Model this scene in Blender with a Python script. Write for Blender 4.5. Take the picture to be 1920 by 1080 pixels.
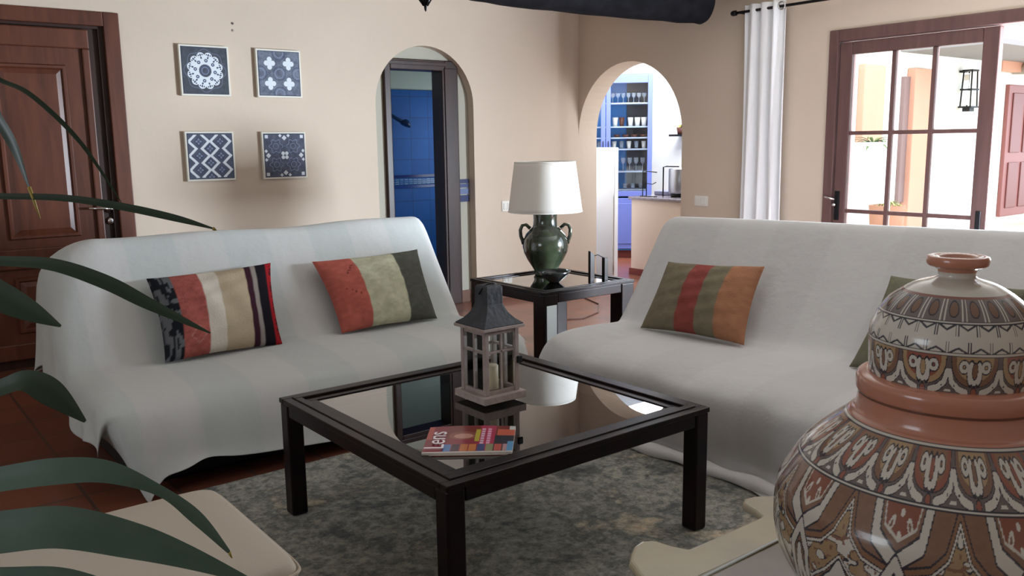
import bpy, bmesh, math, random
import numpy as np
from mathutils import Vector, Matrix
for o in list(bpy.data.objects): bpy.data.objects.remove(o)
S = bpy.context.scene
C = S.collection
PI = math.pi
random.seed(7)

# ------------------------------------------------------------ camera, world, sun, exposure
cd = bpy.data.cameras.new('camera'); cam = bpy.data.objects.new('camera', cd); C.objects.link(cam)
cd.sensor_width = 36; cd.lens = 36*1623.97/1920; cd.clip_start = 0.05; cd.clip_end = 200
R_ = Vector((0.78810197, -0.61539893, -0.01339541)); U_ = Vector((0.11166777, 0.12153725, 0.98628546)); F_ = Vector((0.60533097, 0.77878935, -0.16450398))
M = Matrix((R_, U_, -F_)).transposed().to_4x4(); M.translation = Vector((-5.45097, -5.98443, 1.34112))
cam.matrix_world = M
S.camera = cam
w = bpy.data.worlds.new('sky'); S.world = w; w.use_nodes = True
bg = w.node_tree.nodes['Background']; bg.inputs[0].default_value = (0.80, 0.90, 1.0, 1); bg.inputs[1].default_value = 1.0
sd = bpy.data.lights.new('sun', 'SUN'); sun = bpy.data.objects.new('sun', sd); C.objects.link(sun)
sd.energy = 2.0; sd.angle = math.radians(1.5); sd.color = (1, .97, .93)
sun.rotation_euler = Vector((-0.15, -1.0, -1.15)).to_track_quat('-Z', 'Y').to_euler()

def area_light(name, loc, size, direction, power, color=(.86, .93, 1.0)):
    """rectangular area lamp, also used for the sky portals"""
    l = bpy.data.lights.new(name, 'AREA'); l.shape = 'RECTANGLE'; l.size, l.size_y = size; l.energy = power; l.color = color
    o = bpy.data.objects.new(name, l); C.objects.link(o); o.location = loc
    o.rotation_euler = Vector(direction).to_track_quat('-Z', 'Y').to_euler()
    return o
# portals only guide the sky light through the openings in the walls, they emit nothing themselves
for nm, loc, sz, d in (('daylight_terrace', (0.12, -3.75, 1.03), (2.4, 2.05), (-1, 0, 0)),
                       ('daylight_fill_window', (-7.95, -4.2, 1.6), (1.6, 1.2), (1, 0, 0)),
                       ('daylight_kitchen', (1.22, -1.33, 1.7), (1.4, 1.15), (0, 1, 0))):
    o = area_light(nm, loc, sz, d, 1); o.data.cycles.is_portal = True
# lamp added at the kitchen ceiling to brighten the room
area_light('kitchen_fill_lamp', (1.5, .4, 2.70), (1.5, 1.5), (0, 0, -1), 32, (.93, .96, 1.0))
# added lamp in the terrace opening, out of view, brightening the left wall
area_light('terrace_fill_lamp', (.19, -4.38, 1.0), (.85, .6), (-1, .5, .08), 80, (.76, .88, 1.0))
area_light('bathroom_fill_lamp', (-.34, .72, 1.2), (.6, 1.1), (-1, .25, -.1), 1.7, (.9, .97, 1.0))  # lamp added beside the doorway, out of view, to brighten the blue tiles
S.view_settings.view_transform = 'Standard'; S.view_settings.look = 'None'; S.view_settings.gamma = 1
S.view_settings.use_curve_mapping = False; S.view_settings.exposure = 2.42

# ------------------------------------------------------------ helpers
def lin(r, g=None, b=None):
    if g is None: r, g, b = r
    f = lambda c: (c/255/12.92 if c/255 <= .04045 else ((c/255+.055)/1.055)**2.4)
    return (f(r), f(g), f(b), 1)

def mat(name, col=(.5, .5, .5, 1), rough=.6, metal=0, noise=0, nscale=8, bump=0, bscale=40, spec=.5, coat=0, trans=0, ior=1.45, emis=None, col2=None):
    m = bpy.data.materials.new(name); m.use_nodes = True; nt = m.node_tree; b = nt.nodes['Principled BSDF']
    b.inputs['Base Color'].default_value = col; b.inputs['Roughness'].default_value = rough; b.inputs['Metallic'].default_value = metal
    b.inputs['Specular IOR Level'].default_value = spec; b.inputs['Coat Weight'].default_value = coat; b.inputs['Coat Roughness'].default_value = .08
    b.inputs['Transmission Weight'].default_value = trans; b.inputs['IOR'].default_value = ior
    tc = nt.nodes.new('ShaderNodeTexCoord')
    if noise or col2:
        n = nt.nodes.new('ShaderNodeTexNoise'); n.inputs['Scale'].default_value = nscale; n.inputs['Detail'].default_value = 6
        r = nt.nodes.new('ShaderNodeValToRGB'); r.color_ramp.elements[0].position = .35; r.color_ramp.elements[1].position = .68
        c2 = col2 or tuple(min(1, c*(1+noise)) for c in col[:3])+(1,)
        c1 = col if col2 else tuple(c*(1-noise) for c in col[:3])+(1,)
        r.color_ramp.elements[0].color = c1; r.color_ramp.elements[1].color = c2
        nt.links.new(tc.outputs['Object'], n.inputs['Vector']); nt.links.new(n.outputs['Fac'], r.inputs['Fac']); nt.links.new(r.outputs['Color'], b.inputs['Base Color'])
    if bump:
        n2 = nt.nodes.new('ShaderNodeTexNoise'); n2.inputs['Scale'].default_value = bscale; n2.inputs['Detail'].default_value = 4
        bp = nt.nodes.new('ShaderNodeBump'); bp.inputs['Strength'].default_value = bump; bp.inputs['Distance'].default_value = .01
        nt.links.new(tc.outputs['Object'], n2.inputs['Vector']); nt.links.new(n2.outputs['Fac'], bp.inputs['Height']); nt.links.new(bp.outputs['Normal'], b.inputs['Normal'])
    return m

def wood(name, dark, light, rough=.35, coat=0, scale=(1, 1, 14), sc=3.0):
    m = mat(name, dark, rough, coat=coat); nt = m.node_tree; b = nt.nodes['Principled BSDF']
    tc = nt.nodes.new('ShaderNodeTexCoord'); mp = nt.nodes.new('ShaderNodeMapping'); mp.inputs['Scale'].default_value = scale
    n = nt.nodes.new('ShaderNodeTexNoise'); n.inputs['Scale'].default_value = sc; n.inputs['Detail'].default_value = 8; n.inputs['Distortion'].default_value = .6
    r = nt.nodes.new('ShaderNodeValToRGB'); r.color_ramp.elements[0].position = .3; r.color_ramp.elements[1].position = .7
    r.color_ramp.elements[0].color = dark; r.color_ramp.elements[1].color = light
    nt.links.new(tc.outputs['Object'], mp.inputs['Vector']); nt.links.new(mp.outputs['Vector'], n.inputs['Vector'])
    nt.links.new(n.outputs['Fac'], r.inputs['Fac']); nt.links.new(r.outputs['Color'], b.inputs['Base Color'])
    return m

def thin_glass(name, tint=(1, 1, 1, 1), ior=1.5, rough=0.0, power=1.0):
    m = bpy.data.materials.new(name); m.use_nodes = True; nt = m.node_tree
    for n in list(nt.nodes): nt.nodes.remove(n)
    out = nt.nodes.new('ShaderNodeOutputMaterial'); mx = nt.nodes.new('ShaderNodeMixShader'); t = nt.nodes.new('ShaderNodeBsdfTransparent')
    g = nt.nodes.new('ShaderNodeBsdfGlossy'); f = nt.nodes.new('ShaderNodeFresnel'); f.inputs['IOR'].default_value = ior
    ml = nt.nodes.new('ShaderNodeMath'); ml.operation = 'MULTIPLY'; ml.inputs[1].default_value = power; ml.use_clamp = True
    t.inputs[0].default_value = tint; g.inputs['Roughness'].default_value = rough; g.inputs[0].default_value = (1, 1, 1, 1)
    nt.links.new(f.outputs[0], ml.inputs[0]); nt.links.new(ml.outputs[0], mx.inputs[0])
    nt.links.new(t.outputs[0], mx.inputs[1]); nt.links.new(g.outputs[0], mx.inputs[2]); nt.links.new(mx.outputs[0], out.inputs[0])
    return m

def paint_mat(name, rough=.5, coat=0, bump=0, bscale=300, spec=.5):
    m = mat(name, rough=rough, coat=coat, bump=bump, bscale=bscale, spec=spec); nt = m.node_tree
    a = nt.nodes.new('ShaderNodeAttribute'); a.attribute_name = 'Col'
    nt.links.new(a.outputs['Color'], nt.nodes['Principled BSDF'].inputs['Base Color'])
    return m

class MB:
    def __init__(s): s.v = []; s.f = []; s.sm = []
    def add(s, vs, fs, smooth=False, T=None):
        k = len(s.v)
        for p in vs:
            p = Vector(p)
            s.v.append(T @ p if T is not None else p)
        for f in fs: s.f.append([k+i for i in f]); s.sm.append(smooth)
        return s
    def box(s, x0, x1, y0, y1, z0, z1, T=None):
        x0, x1 = min(x0, x1), max(x0, x1); y0, y1 = min(y0, y1), max(y0, y1); z0, z1 = min(z0, z1), max(z0, z1)
        return s.add([(x0, y0, z0), (x1, y0, z0), (x1, y1, z0), (x0, y1, z0), (x0, y0, z1), (x1, y0, z1), (x1, y1, z1), (x0, y1, z1)],
              [(0, 3, 2, 1), (4, 5, 6, 7), (0, 1, 5, 4), (1, 2, 6, 5), (2, 3, 7, 6), (3, 0, 4, 7)], T=T)
    def lathe(s, prof, n=32, loc=(0, 0, 0), smooth=True, T=None, caps=True):
        vs = []; fs = []
        for r, z in prof:
            for i in range(n):
                a = 2*PI*i/n; vs.append((loc[0]+r*math.cos(a), loc[1]+r*math.sin(a), loc[2]+z))
        for j in range(len(prof)-1):
            for i in range(n):
                i2 = (i+1) % n; fs.append((j*n+i, j*n+i2, (j+1)*n+i2, (j+1)*n+i))
        if caps:
            fs.append(list(range(n))[::-1]); fs.append([(len(prof)-1)*n+i for i in range(n)])
        return s.add(vs, fs, smooth, T)
    def tube(s, pts, r, n=10, smooth=True, closed=False, T=None):
        pts = [Vector(p) for p in pts]; m = len(pts); rs = r if isinstance(r, (list, tuple)) else [r]*m
        vs = []; fs = []; prev = None
        for j, p in enumerate(pts):
            if closed: t = pts[(j+1) % m]-pts[j-1]
            else: t = pts[min(j+1, m-1)]-pts[max(j-1, 0)]
            t.normalize()
            if prev is None: a = t.orthogonal().normalized()
            else:
                a = prev - t*prev.dot(t); a.normalize()
            prev = a; b = t.cross(a)
            for i in range(n):
                q = 2*PI*i/n; vs.append(p+(a*math.cos(q)+b*math.sin(q))*rs[j])
        for j in range(m if closed else m-1):
            j2 = (j+1) % m
            for i in range(n):
                i2 = (i+1) % n; fs.append((j*n+i, j*n+i2, j2*n+i2, j2*n+i))
        if not closed: fs.append(list(range(n))[::-1]); fs.append([(m-1)*n+i for i in range(n)])
        return s.add(vs, fs, smooth, T)
    def prism(s, poly, h0, h1, axis='z', T=None):
        """outline extruded along an axis; poly is a list of the two other coordinates"""
        n = len(poly)
        def P(a, b, h): return {'z': (a, b, h), 'y': (a, h, b), 'x': (h, a, b)}[axis]
        vs = [P(a, b, h0) for a, b in poly]+[P(a, b, h1) for a, b in poly]
        fs = [list(range(n))[::-1], list(range(n, 2*n))]+[(i, (i+1) % n, n+(i+1) % n, n+i) for i in range(n)]
        return s.add(vs, fs, False, T)
    def build(s, name, m, parent=None, bevel=0, seg=2, subsurf=0, recalc=True):
        me = bpy.data.meshes.new(name)
        me.from_pydata([tuple(v) for v in s.v], [], s.f)
        if recalc:
            bm = bmesh.new(); bm.from_mesh(me)
            sm = s.sm
            for f in bm.faces: f.smooth = sm[f.index]
            bmesh.ops.recalc_face_normals(bm, faces=bm.faces); bm.to_mesh(me); bm.free()
        else:
            me.polygons.foreach_set('use_smooth', s.sm)
        me.materials.append(m); me.update()
        o = bpy.data.objects.new(name, me); C.objects.link(o)
        if parent is not None:
            o.parent = parent; o.matrix_parent_inverse = parent.matrix_world.inverted()
        if bevel:
            b = o.modifiers.new('bevel', 'BEVEL'); b.width = bevel; b.segments = seg; b.limit_method = 'ANGLE'; b.angle_limit = math.radians(40); b.harden_normals = False
        if subsurf:
            q = o.modifiers.new('sub', 'SUBSURF'); q.levels = q.render_levels = subsurf
        return o

def grid_mesh(name, P, m, parent=None, col=None, wrap=False, subsurf=0, solid=0, smooth=True):
    """P: (nv, nu, 3) array of points; col: (nv, nu, 3) linear colours"""
    nv, nu = P.shape[:2]
    me = bpy.data.meshes.new(name)
    idx = np.arange(nv*nu).reshape(nv, nu)
    if wrap: a = idx[:-1]; b = np.roll(idx, -1, 1)[:-1]; c = np.roll(idx, -1, 1)[1:]; d = idx[1:]
    else: a = idx[:-1, :-1]; b = idx[:-1, 1:]; c = idx[1:, 1:]; d = idx[1:, :-1]
    F = np.stack([a, b, c, d], -1).reshape(-1, 4)
    me.vertices.add(nv*nu); me.vertices.foreach_set('co', P.reshape(-1).astype(np.float32))
    me.loops.add(F.size); me.loops.foreach_set('vertex_index', F.reshape(-1).astype(np.int32))
    me.polygons.add(len(F)); me.polygons.foreach_set('loop_start', np.arange(0, F.size, 4, dtype=np.int32))
    me.update(calc_edges=True); me.validate()
    me.polygons.foreach_set('use_smooth', [smooth]*len(F))
    if col is not None:
        at = me.color_attributes.new('Col', 'FLOAT_COLOR', 'POINT')
        full = np.concatenate([col.reshape(-1, 3), np.ones((nv*nu, 1))], 1).astype(np.float32)
        at.data.foreach_set('color', full.reshape(-1))
    me.materials.append(m)
    o = bpy.data.objects.new(name, me); C.objects.link(o)
    if parent is not None: o.parent = parent; o.matrix_parent_inverse = parent.matrix_world.inverted()
    if solid:
        q = o.modifiers.new('solid', 'SOLIDIFY'); q.thickness = solid
    if subsurf:
        q = o.modifiers.new('sub', 'SUBSURF'); q.levels = q.render_levels = subsurf
    return o

def tag(o, label, cat, group=None, kind=None):
    o['label'] = label; o['category'] = cat
    if group: o['group'] = group
    if kind: o['kind'] = kind
    return o
def thing(name, label, cat, loc=(0, 0, 0), group=None):
    o = bpy.data.objects.new(name, None); C.objects.link(o); o.location = loc; o.matrix_world = Matrix.Translation(loc); o.empty_display_size = .1
    return tag(o, label, cat, group)
def struct(o): o['kind'] = 'structure'; return o
def copy_tree(o, loc, label=None):
    c = o.copy(); C.objects.link(c); c.location = loc
    if label: c['label'] = label
    for ch in list(o.children):
        d = ch.copy(); C.objects.link(d); d.parent = c
    return c

# ---- numpy painting
L3 = lambda r, g, b: np.array(lin(r, g, b)[:3])
def segd(X, Y, a, b):
    ax, ay = a; bx, by = b; dx, dy = bx-ax, by-ay
    t = np.clip(((X-ax)*dx+(Y-ay)*dy)/(dx*dx+dy*dy+1e-12), 0, 1)
    return np.hypot(X-ax-t*dx, Y-ay-t*dy)
def polyd(X, Y, pts, closed=False):
    pts = list(pts)+([pts[0]] if closed else [])
    d = np.full(X.shape, 1e9)
    for a, b in zip(pts[:-1], pts[1:]): d = np.minimum(d, segd(X, Y, a, b))
    return d
def inside(X, Y, pts):
    r = np.zeros(X.shape, bool); n = len(pts)
    for i in range(n):
        x1, y1 = pts[i]; x2, y2 = pts[(i+1) % n]
        if y1 == y2: continue
        c = ((y1 > Y) != (y2 > Y)) & (X < (x2-x1)*(Y-y1)/(y2-y1)+x1)
        r ^= c
    return r
def put(A, mask, c): A[mask] = c
def vnoise(X, Y, seed=0):
    rs = np.random.RandomState(seed); g = rs.rand(64, 64)
    xi = np.floor(X).astype(int); yi = np.floor(Y).astype(int); fx = X-xi; fy = Y-yi
    fx = fx*fx*(3-2*fx); fy = fy*fy*(3-2*fy)
    G = lambda a, b: g[a % 64, b % 64]
    return (G(xi, yi)*(1-fx)+G(xi+1, yi)*fx)*(1-fy)+(G(xi, yi+1)*(1-fx)+G(xi+1, yi+1)*fx)*fy

# ------------------------------------------------------------ materials
m_wall = mat('plaster_wall', lin(206, 189, 172), .85, noise=.03, nscale=1.5, bump=.25, bscale=9, spec=.2)
m_wall2 = m_wall
m_white = mat('white_plaster', lin(232, 228, 220), .85, bump=.2, bscale=10)
m_ceil = mat('ceiling_plaster', lin(200, 190, 178), .9)
m_door = wood('door_wood', lin(76, 41, 29), lin(102, 58, 42), .38, scale=(6, 6, .8), sc=3)
m_doord = wood('door_wood_dark', lin(40, 24, 20), lin(58, 34, 27), .4, scale=(6, 6, .8), sc=3)
m_winfr = wood('window_wood', lin(90, 64, 62), lin(108, 78, 74), .5, scale=(6, 6, .8), sc=3)
m_dark = wood('dark_mahogany', lin(9, 6, 7), lin(28, 9, 9), .34, coat=.0, scale=(2, 2, 2), sc=6)
m_dark.node_tree.nodes['Principled BSDF'].inputs['Specular IOR Level'].default_value = .28
m_black = mat('black_base', lin(14, 14, 18), .6)
m_log = mat('log_stain', lin(20, 19, 22), .9, spec=.1, noise=.3, nscale=12, bump=.5, bscale=14)
m_cloth = None
m_chrome = mat('chrome', (.7, .7, .7, 1), .18, metal=1)
m_iron = mat('black_iron', lin(28, 28, 30), .5, metal=.6)
m_plastic = mat('white_plastic', lin(228, 225, 218), .4)
m_glass = thin_glass('window_glass', (.97, .985, .98, 1), 1.35)
m_tglass = thin_glass('table_glass', (.56, .58, .55, 1), 1.62, 0.0, 1.5)
m_blue = mat('blue_paint', lin(88, 100, 165), .45)
m_tileblue = None

def brickmat(name, c1, c2, mortar, scale, bw, bh, rough, offset=0.0, ms=.01, bump=.3, coat=0, vec='Object', rot=None):
    m = mat(name, c1, rough, coat=coat); nt = m.node_tree; b = nt.nodes['Principled BSDF']
    tc = nt.nodes.new('ShaderNodeTexCoord'); mp = nt.nodes.new('ShaderNodeMapping'); br = nt.nodes.new('ShaderNodeTexBrick')
    if rot: mp.inputs['Rotation'].default_value = rot
    br.offset = offset; br.inputs['Color1'].default_value = c1; br.inputs['Color2'].default_value = c2; br.inputs['Mortar'].default_value = mortar
    br.inputs['Scale'].default_value = scale; br.inputs['Mortar Size'].default_value = ms; br.inputs['Brick Width'].default_value = bw; br.inputs['Row Height'].default_value = bh
    n = nt.nodes.new('ShaderNodeTexNoise'); n.inputs['Scale'].default_value = 3; n.inputs['Detail'].default_value = 6
    mx = nt.nodes.new('ShaderNodeMix'); mx.data_type = 'RGBA'; mx.blend_type = 'MULTIPLY'; mx.inputs[0].default_value = .55
    r = nt.nodes.new('ShaderNodeValToRGB'); r.color_ramp.elements[0].color = (.55, .55, .55, 1); r.color_ramp.elements[1].color = (1.3, 1.25, 1.2, 1)
    nt.links.new(tc.outputs[vec], mp.inputs[0]); nt.links.new(mp.outputs[0], br.inputs[0]); nt.links.new(tc.outputs[vec], n.inputs[0])
    nt.links.new(n.outputs['Fac'], r.inputs[0]); nt.links.new(br.outputs[0], mx.inputs[6]); nt.links.new(r.outputs[0], mx.inputs[7]); nt.links.new(mx.outputs[2], b.inputs['Base Color'])
    bp = nt.nodes.new('ShaderNodeBump'); bp.inputs['Strength'].default_value = bump; bp.inputs['Distance'].default_value = .005; bp.invert = True
    nt.links.new(br.outputs['Fac'], bp.inputs['Height']); nt.links.new(bp.outputs[0], b.inputs['Normal'])
    return m
m_floor = brickmat('terracotta_tiles', lin(122, 72, 54), lin(104, 60, 46), lin(84, 62, 52), 1, .30, .30, .28, ms=.008, coat=.15)
m_tileblue = brickmat('blue_wall_tiles', lin(4, 92, 178), lin(4, 84, 166), lin(20, 70, 130), 1, .2, .2, .6, ms=.003, rot=(PI/2, 0, 0))
m_skirt = mat('terracotta_skirting', lin(112, 78, 64), .5, noise=.1)
m_skirt_red = mat('red_skirting', lin(110, 45, 38), .5)

def throw_mat(name, base, alt, axis, period, phase=0):
    m = mat(name, base, .95, spec=.1); nt = m.node_tree; b = nt.nodes['Principled BSDF']
    b.inputs['Sheen Weight'].default_value = .15
    tc = nt.nodes.new('ShaderNodeTexCoord'); sp = nt.nodes.new('ShaderNodeSeparateXYZ'); nt.links.new(tc.outputs['Object'], sp.inputs[0])
    md = nt.nodes.new('ShaderNodeMath'); md.operation = 'PINGPONG'; md.inputs[1].default_value = period
    ad = nt.nodes.new('ShaderNodeMath'); ad.operation = 'ADD'; ad.inputs[1].default_value = 20+phase
    nt.links.new(sp.outputs[axis], ad.inputs[0]); nt.links.new(ad.outputs[0], md.inputs[0])
    r = nt.nodes.new('ShaderNodeValToRGB'); r.color_ramp.elements[0].position = period*.47; r.color_ramp.elements[1].position = period*.53
    r.color_ramp.elements[0].color = base; r.color_ramp.elements[1].color = alt
    nt.links.new(md.outputs[0], r.inputs[0]); nt.links.new(r.outputs[0], b.inputs['Base Color'])
    n = nt.nodes.new('ShaderNodeTexNoise'); n.inputs['Scale'].default_value = 5; n.inputs['Detail'].default_value = 4; n.inputs['Roughness'].default_value = .5
    n2 = nt.nodes.new('ShaderNodeTexNoise'); n2.inputs['Scale'].default_value = 160; n2.inputs['Detail'].default_value = 3
    bp = nt.nodes.new('ShaderNodeBump'); bp.inputs['Strength'].default_value = .35; bp.inputs['Distance'].default_value = .03
    bp2 = nt.nodes.new('ShaderNodeBump'); bp2.inputs['Strength'].default_value = .25; bp2.inputs['Distance'].default_value = .002
    nt.links.new(tc.outputs['Object'], n.inputs[0]); nt.links.new(tc.outputs['Object'], n2.inputs[0])
    nt.links.new(n.outputs['Fac'], bp.inputs['Height']); nt.links.new(n2.outputs['Fac'], bp2.inputs['Height'])
    nt.links.new(bp.outputs[0], bp2.inputs['Normal']); nt.links.new(bp2.outputs[0], b.inputs['Normal'])
    return m

# ------------------------------------------------------------ room shell
def arch_wall(name, u0, u1, ua, r, zs, h, t0, t1, axis, m, cuts=()):
    """wall in the plane across `axis` from u0 to u1 and t0 to t1, with a round-headed opening"""
    mb = MB(); n = 28
    arc = [(ua+r*math.cos(PI*i/n), zs+r*math.sin(PI*i/n)) for i in range(n+1)]       # from +r to -r
    # built from convex pieces: left of opening, right of opening, strips above the arc
    def pr(poly):
        mb.prism(poly, t0, t1, axis={'y': 'y', 'x': 'x'}[axis])
    if ua-r > u0+1e-4: pr([(u0, 0), (ua-r, 0), (ua-r, h), (u0, h)])
    if u1 > ua+r+1e-4: pr([(ua+r, 0), (u1, 0), (u1, h), (ua+r, h)])
    for a, b in zip(arc[:-1], arc[1:]): pr([a, (a[0], h), (b[0], h), b])
    o = mb.build(name, m)
    bm = bmesh.new(); bm.from_mesh(o.data); bmesh.ops.remove_doubles(bm, verts=bm.verts, dist=1e-5)
    # drop the coincident inner faces between pieces
    seen = {}
    for f in bm.faces:
        k = tuple(sorted(v.index for v in f.verts)); seen.setdefault(k, []).append(f)
    dele = [f for fs in seen.values() if len(fs) > 1 for f in fs]
    bmesh.ops.delete(bm, geom=dele, context='FACES_ONLY'); bmesh.ops.recalc_face_normals(bm, faces=bm.faces)
    bm.to_mesh(o.data); bm.free()
    return struct(o)

H = 2.75
# left wall (plane y=0) with doorway hole for the wooden door and the round arch
mb = MB(); mb.box(-8, -4.96, 0, .08, 0, H); mb.box(-4.96, -3.99, 0, .08, 2.10, H); struct(mb.build('wall_left', m_wall))
arch_wall('wall_arch', -3.99, .225, -1.64, .46, 1.652, H, 0, .08, 'y', m_wall)
# wall behind the first arch, holding the bathroom doorway
mb = MB(); mb.box(-3.2, -1.93, .085, .2, 0, H); mb.box(-1.93, -1.42, .085, .2, 1.945, H); mb.box(-1.42, -.3, .085, .2, 0, H)
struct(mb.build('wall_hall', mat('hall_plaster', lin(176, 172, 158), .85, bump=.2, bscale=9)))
# right wall (plane x=0): round arch to the kitchen, then the terrace opening
arch_wall('wall_kitchen', -2.535, 0, -.6175, .6175, 1.40, H, 0, .225, 'x', m_wall2)
mb = MB(); mb.box(0, .225, -4.95, -2.535, 2.065, H); mb.box(0, .225, -8.45, -4.95, 0, H); struct(mb.build('wall_right', m_wall2))
# unseen sides of the room
mb = MB(); mb.box(-8, 0, -8.45, -8.25, 0, H)
struct(mb.build('wall_back', m_wall))
mb = MB(); mb.box(-8.1, -8, -8.45, .08, 0, 1.0); mb.box(-8.1, -8, -8.45, .08, 2.2, H); mb.box(-8.1, -8, -8.45, -5.0, 1.0, 2.2); mb.box(-8.1, -8, -3.4, .08, 1.0, 2.2)  # unseen window opening added in this wall for fill light
struct(mb.build('wall_far_left', m_wall))
mb = MB(); mb.box(-8.1, .225, -8.45, 2.6, H, H+.1); struct(mb.build('ceiling', m_ceil))
mb = MB(); mb.box(-8.1, .225, -8.45, 2.6, -.1, 0); mb.box(.225, 2.2, -1.36, 2.6, -.1, 0); mb.box(2.2, 2.9, -.05, 2.6, -.1, 0); fl = struct(mb.build('floor', m_floor))

# skirting of the hall wall and left wall
mb = MB(); mb.box(-1.295, -1.05, .07, .085, 0, .1); struct(mb.build('baseboard_hall', m_skirt))
mb = MB(); mb.box(-3.9, -2.1, -.012, 0, 0, .09); struct(mb.build('baseboard_left', m_skirt))
mb = MB(); mb.box(-1.18, .22, -.012, 0, 0, .085); struct(mb.build('baseboard_corner', m_skirt))
mb = MB(); mb.box(-.012, 0, -2.535, -1.235, 0, .085); struct(mb.build('baseboard_right', m_skirt))

# bathroom behind the first arch
mb = MB(); mb.box(-2.2, -.2, 1.3, 1.4, 0, 1.86); struct(mb.build('wall_bath_tiles', m_tileblue))
mb = MB(); mb.box(-2.2, -.2, 1.31, 1.4, 1.86, H); mb.box(-2.3, -2.2, .2, 1.4, 0, H); mb.box(-.3, -.2, .2, 1.31, 0, H)
struct(mb.build('wall_bath', mat('bath_plaster', lin(190, 205, 200), .8)))
tb = thing('tile_border', 'dark and pale blue tile border running across blue bathroom wall', 'tile border', (-1.2, 1.29, 1))
MB().box(-2.19, -.31, 1.288, 1.30, 1.03, 1.055).build('dark_strip', mat('navy_tile', lin(12, 40, 110), .2), tb)
MB().box(-2.19, -.31, 1.286, 1.30, .965, 1.015).build('pale_strip', brickmat('border_tile', lin(120, 165, 205), lin(70, 130, 190), lin(20, 80, 150), 1, .05, .02, .25, ms=.006, rot=(PI/2, 0, 0)), tb)
MB().box(-2.19, -.31, 1.289, 1.30, .93, .955).build('dark_strip', mat('navy_tile_low', lin(16, 60, 140), .2), tb)
st = MB(); st.box(-1.6, -.32, .75, 1.27, .0, .12); tag(st.build('shower_tray', m_plastic, bevel=.02), 'white shower tray at foot of the blue tiled wall', 'shower tray')
sh = thing('wall_shower', 'dark shower head on curved arm high on blue tiles', 'shower', (-1.25, 1.27, 1.7))
MB().lathe([(.018, 0), (.018, .05)], 16, T=Matrix.Translation((-1.30, 1.29, 1.74)) @ Matrix.Rotation(PI/2, 4, 'X')).build('wall_mount', m_chrome, sh)
MB().tube([(-1.30, 1.26, 1.70), (-1.27, 1.22, 1.63), (-1.20, 1.20, 1.58), (-1.13, 1.19, 1.55)], [.012, .014, .018, .02]).build('shower_arm', mat('dark_blue_plastic', lin(20, 60, 110), .4), sh)  # plain dark blue plastic, slightly darker on the head
MB().lathe([(.02, .03), (.05, 0), (.055, -.02), (.01, -.022)], 20, T=Matrix.Translation((-1.12, 1.185, 1.545)) @ Matrix.Rotation(.5, 4, 'Y')).build('spray_head', mat('dark_blue_plastic_head', lin(18, 50, 95), .4), sh)
# dark wooden door frame of the bathroom
df = thing('door_frame', 'dark wooden frame around bathroom doorway inside the left arch', 'door frame', (-1.64, .08, 0))
MB().box(-1.985, -1.93, .05, .21, 0, 2.01).box(-1.42, -1.295, .05, .08, 0, 2.01).box(-1.45, -1.42, .05, .21, 0, 1.945).box(-1.93, -1.42, .05, .21, 1.93, 2.01).build('casing', m_doord, df, bevel=.006)
MB().box(-1.43, -1.31, .04, .05, 0, 1.95).box(-1.96, -1.41, .04, .05, 1.965, 1.995).build('moulding', m_doord, df, bevel=.004)
dt = thing('wall_tile_panel', 'blue patterned tile panel on grey wall beside the bathroom frame', 'tile panel', (-1.22, .08, .95))
for z0, z1, c in ((.86, .915, lin(40, 50, 96)), (.925, .97, lin(96, 112, 150)), (.98, 1.01, lin(60, 72, 118)), (1.015, 1.05, lin(38, 46, 88))):
    MB().box(-1.285, -1.19, .072, .085, z0, z1).build('tile', mat('deco_tile', c, .3), dt)

# wooden door, door_1
d1 = bpy.data.objects.new('door_1', None); C.objects.link(d1); d1.location = (-4.45, 0, 0); d1.matrix_world = Matrix.Translation((-4.45, 0, 0)); d1['kind'] = 'structure'
d1['label'] = 'reddish brown panelled wooden door behind the left sofa'
MB().box(-4.01, -3.916, -.022, .08, 0, 2.182).box(-5.035, -4.94, -.022, .08, 0, 2.182).box(-4.94, -4.01, -.022, .08, 2.095, 2.182).build('door_casing', m_door, d1, bevel=.006)
MB().box(-4.04, -4.01, .01, .08, 0, 2.095).box(-4.94, -4.91, .01, .08, 0, 2.095).box(-4.91, -4.04, .01, .08, 2.08, 2.095).build('door_stop', m_doord, d1)
MB().box(-4.91, -4.04, .035, .075, 0, 2.08).build('door_stile', m_doord, d1)
lf = MB()
lf.box(-4.90, -4.098, .0, .035, 1.955, 2.072); lf.box(-4.142, -4.098, .0, .035, .06, 1.955); lf.box(-4.90, -4.80, 0, .035, .06, 1.955); lf.box(-4.80, -4.142, 0, .035, .62, .745); lf.box(-4.80, -4.142, 0, .035, .06, .16)
lf.build('door_leaf', m_door, d1, bevel=.008)
MB().box(-4.80, -4.142, .022, .034, .16, 1.955).build('door_panel_field', m_door, d1)
for z0, z1 in ((.80, 1.855), (.22, .57)):
    p = MB(); n = 4
    def ring(i, y): return [(-4.64+i, y, z0+i), (-4.238-i, y, z0+i), (-4.238-i, y, z1-i), (-4.64+i, y, z1-i)]
    q = ring(0, .021)+ring(.008, .004)+ring(.022, .004)+ring(.032, .016)+ring(.06, .006)
    fs = []
    for k in range(4):
        for i in range(4): fs.append((k*4+i, k*4+(i+1) % 4, k*4+4+(i+1) % 4, k*4+4+i))
    fs.append((16, 17, 18, 19)); p.add(q, fs); p.build('door_panel', m_door, d1)
hn = MB()
rot = lambda x, y, z: Matrix.Translation((x, y, z)) @ Matrix.Rotation(PI/2, 4, 'X')
hn.lathe([(.026, 0), (.026, .008), (.012, .012), (.011, .05)], 24, T=rot(-4.057, .03, .962)); hn.tube([(-4.057, -.018, .962), (-4.10, -.022, .967), (-4.19, -.018, .972)], [.009, .009, .007])
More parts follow.
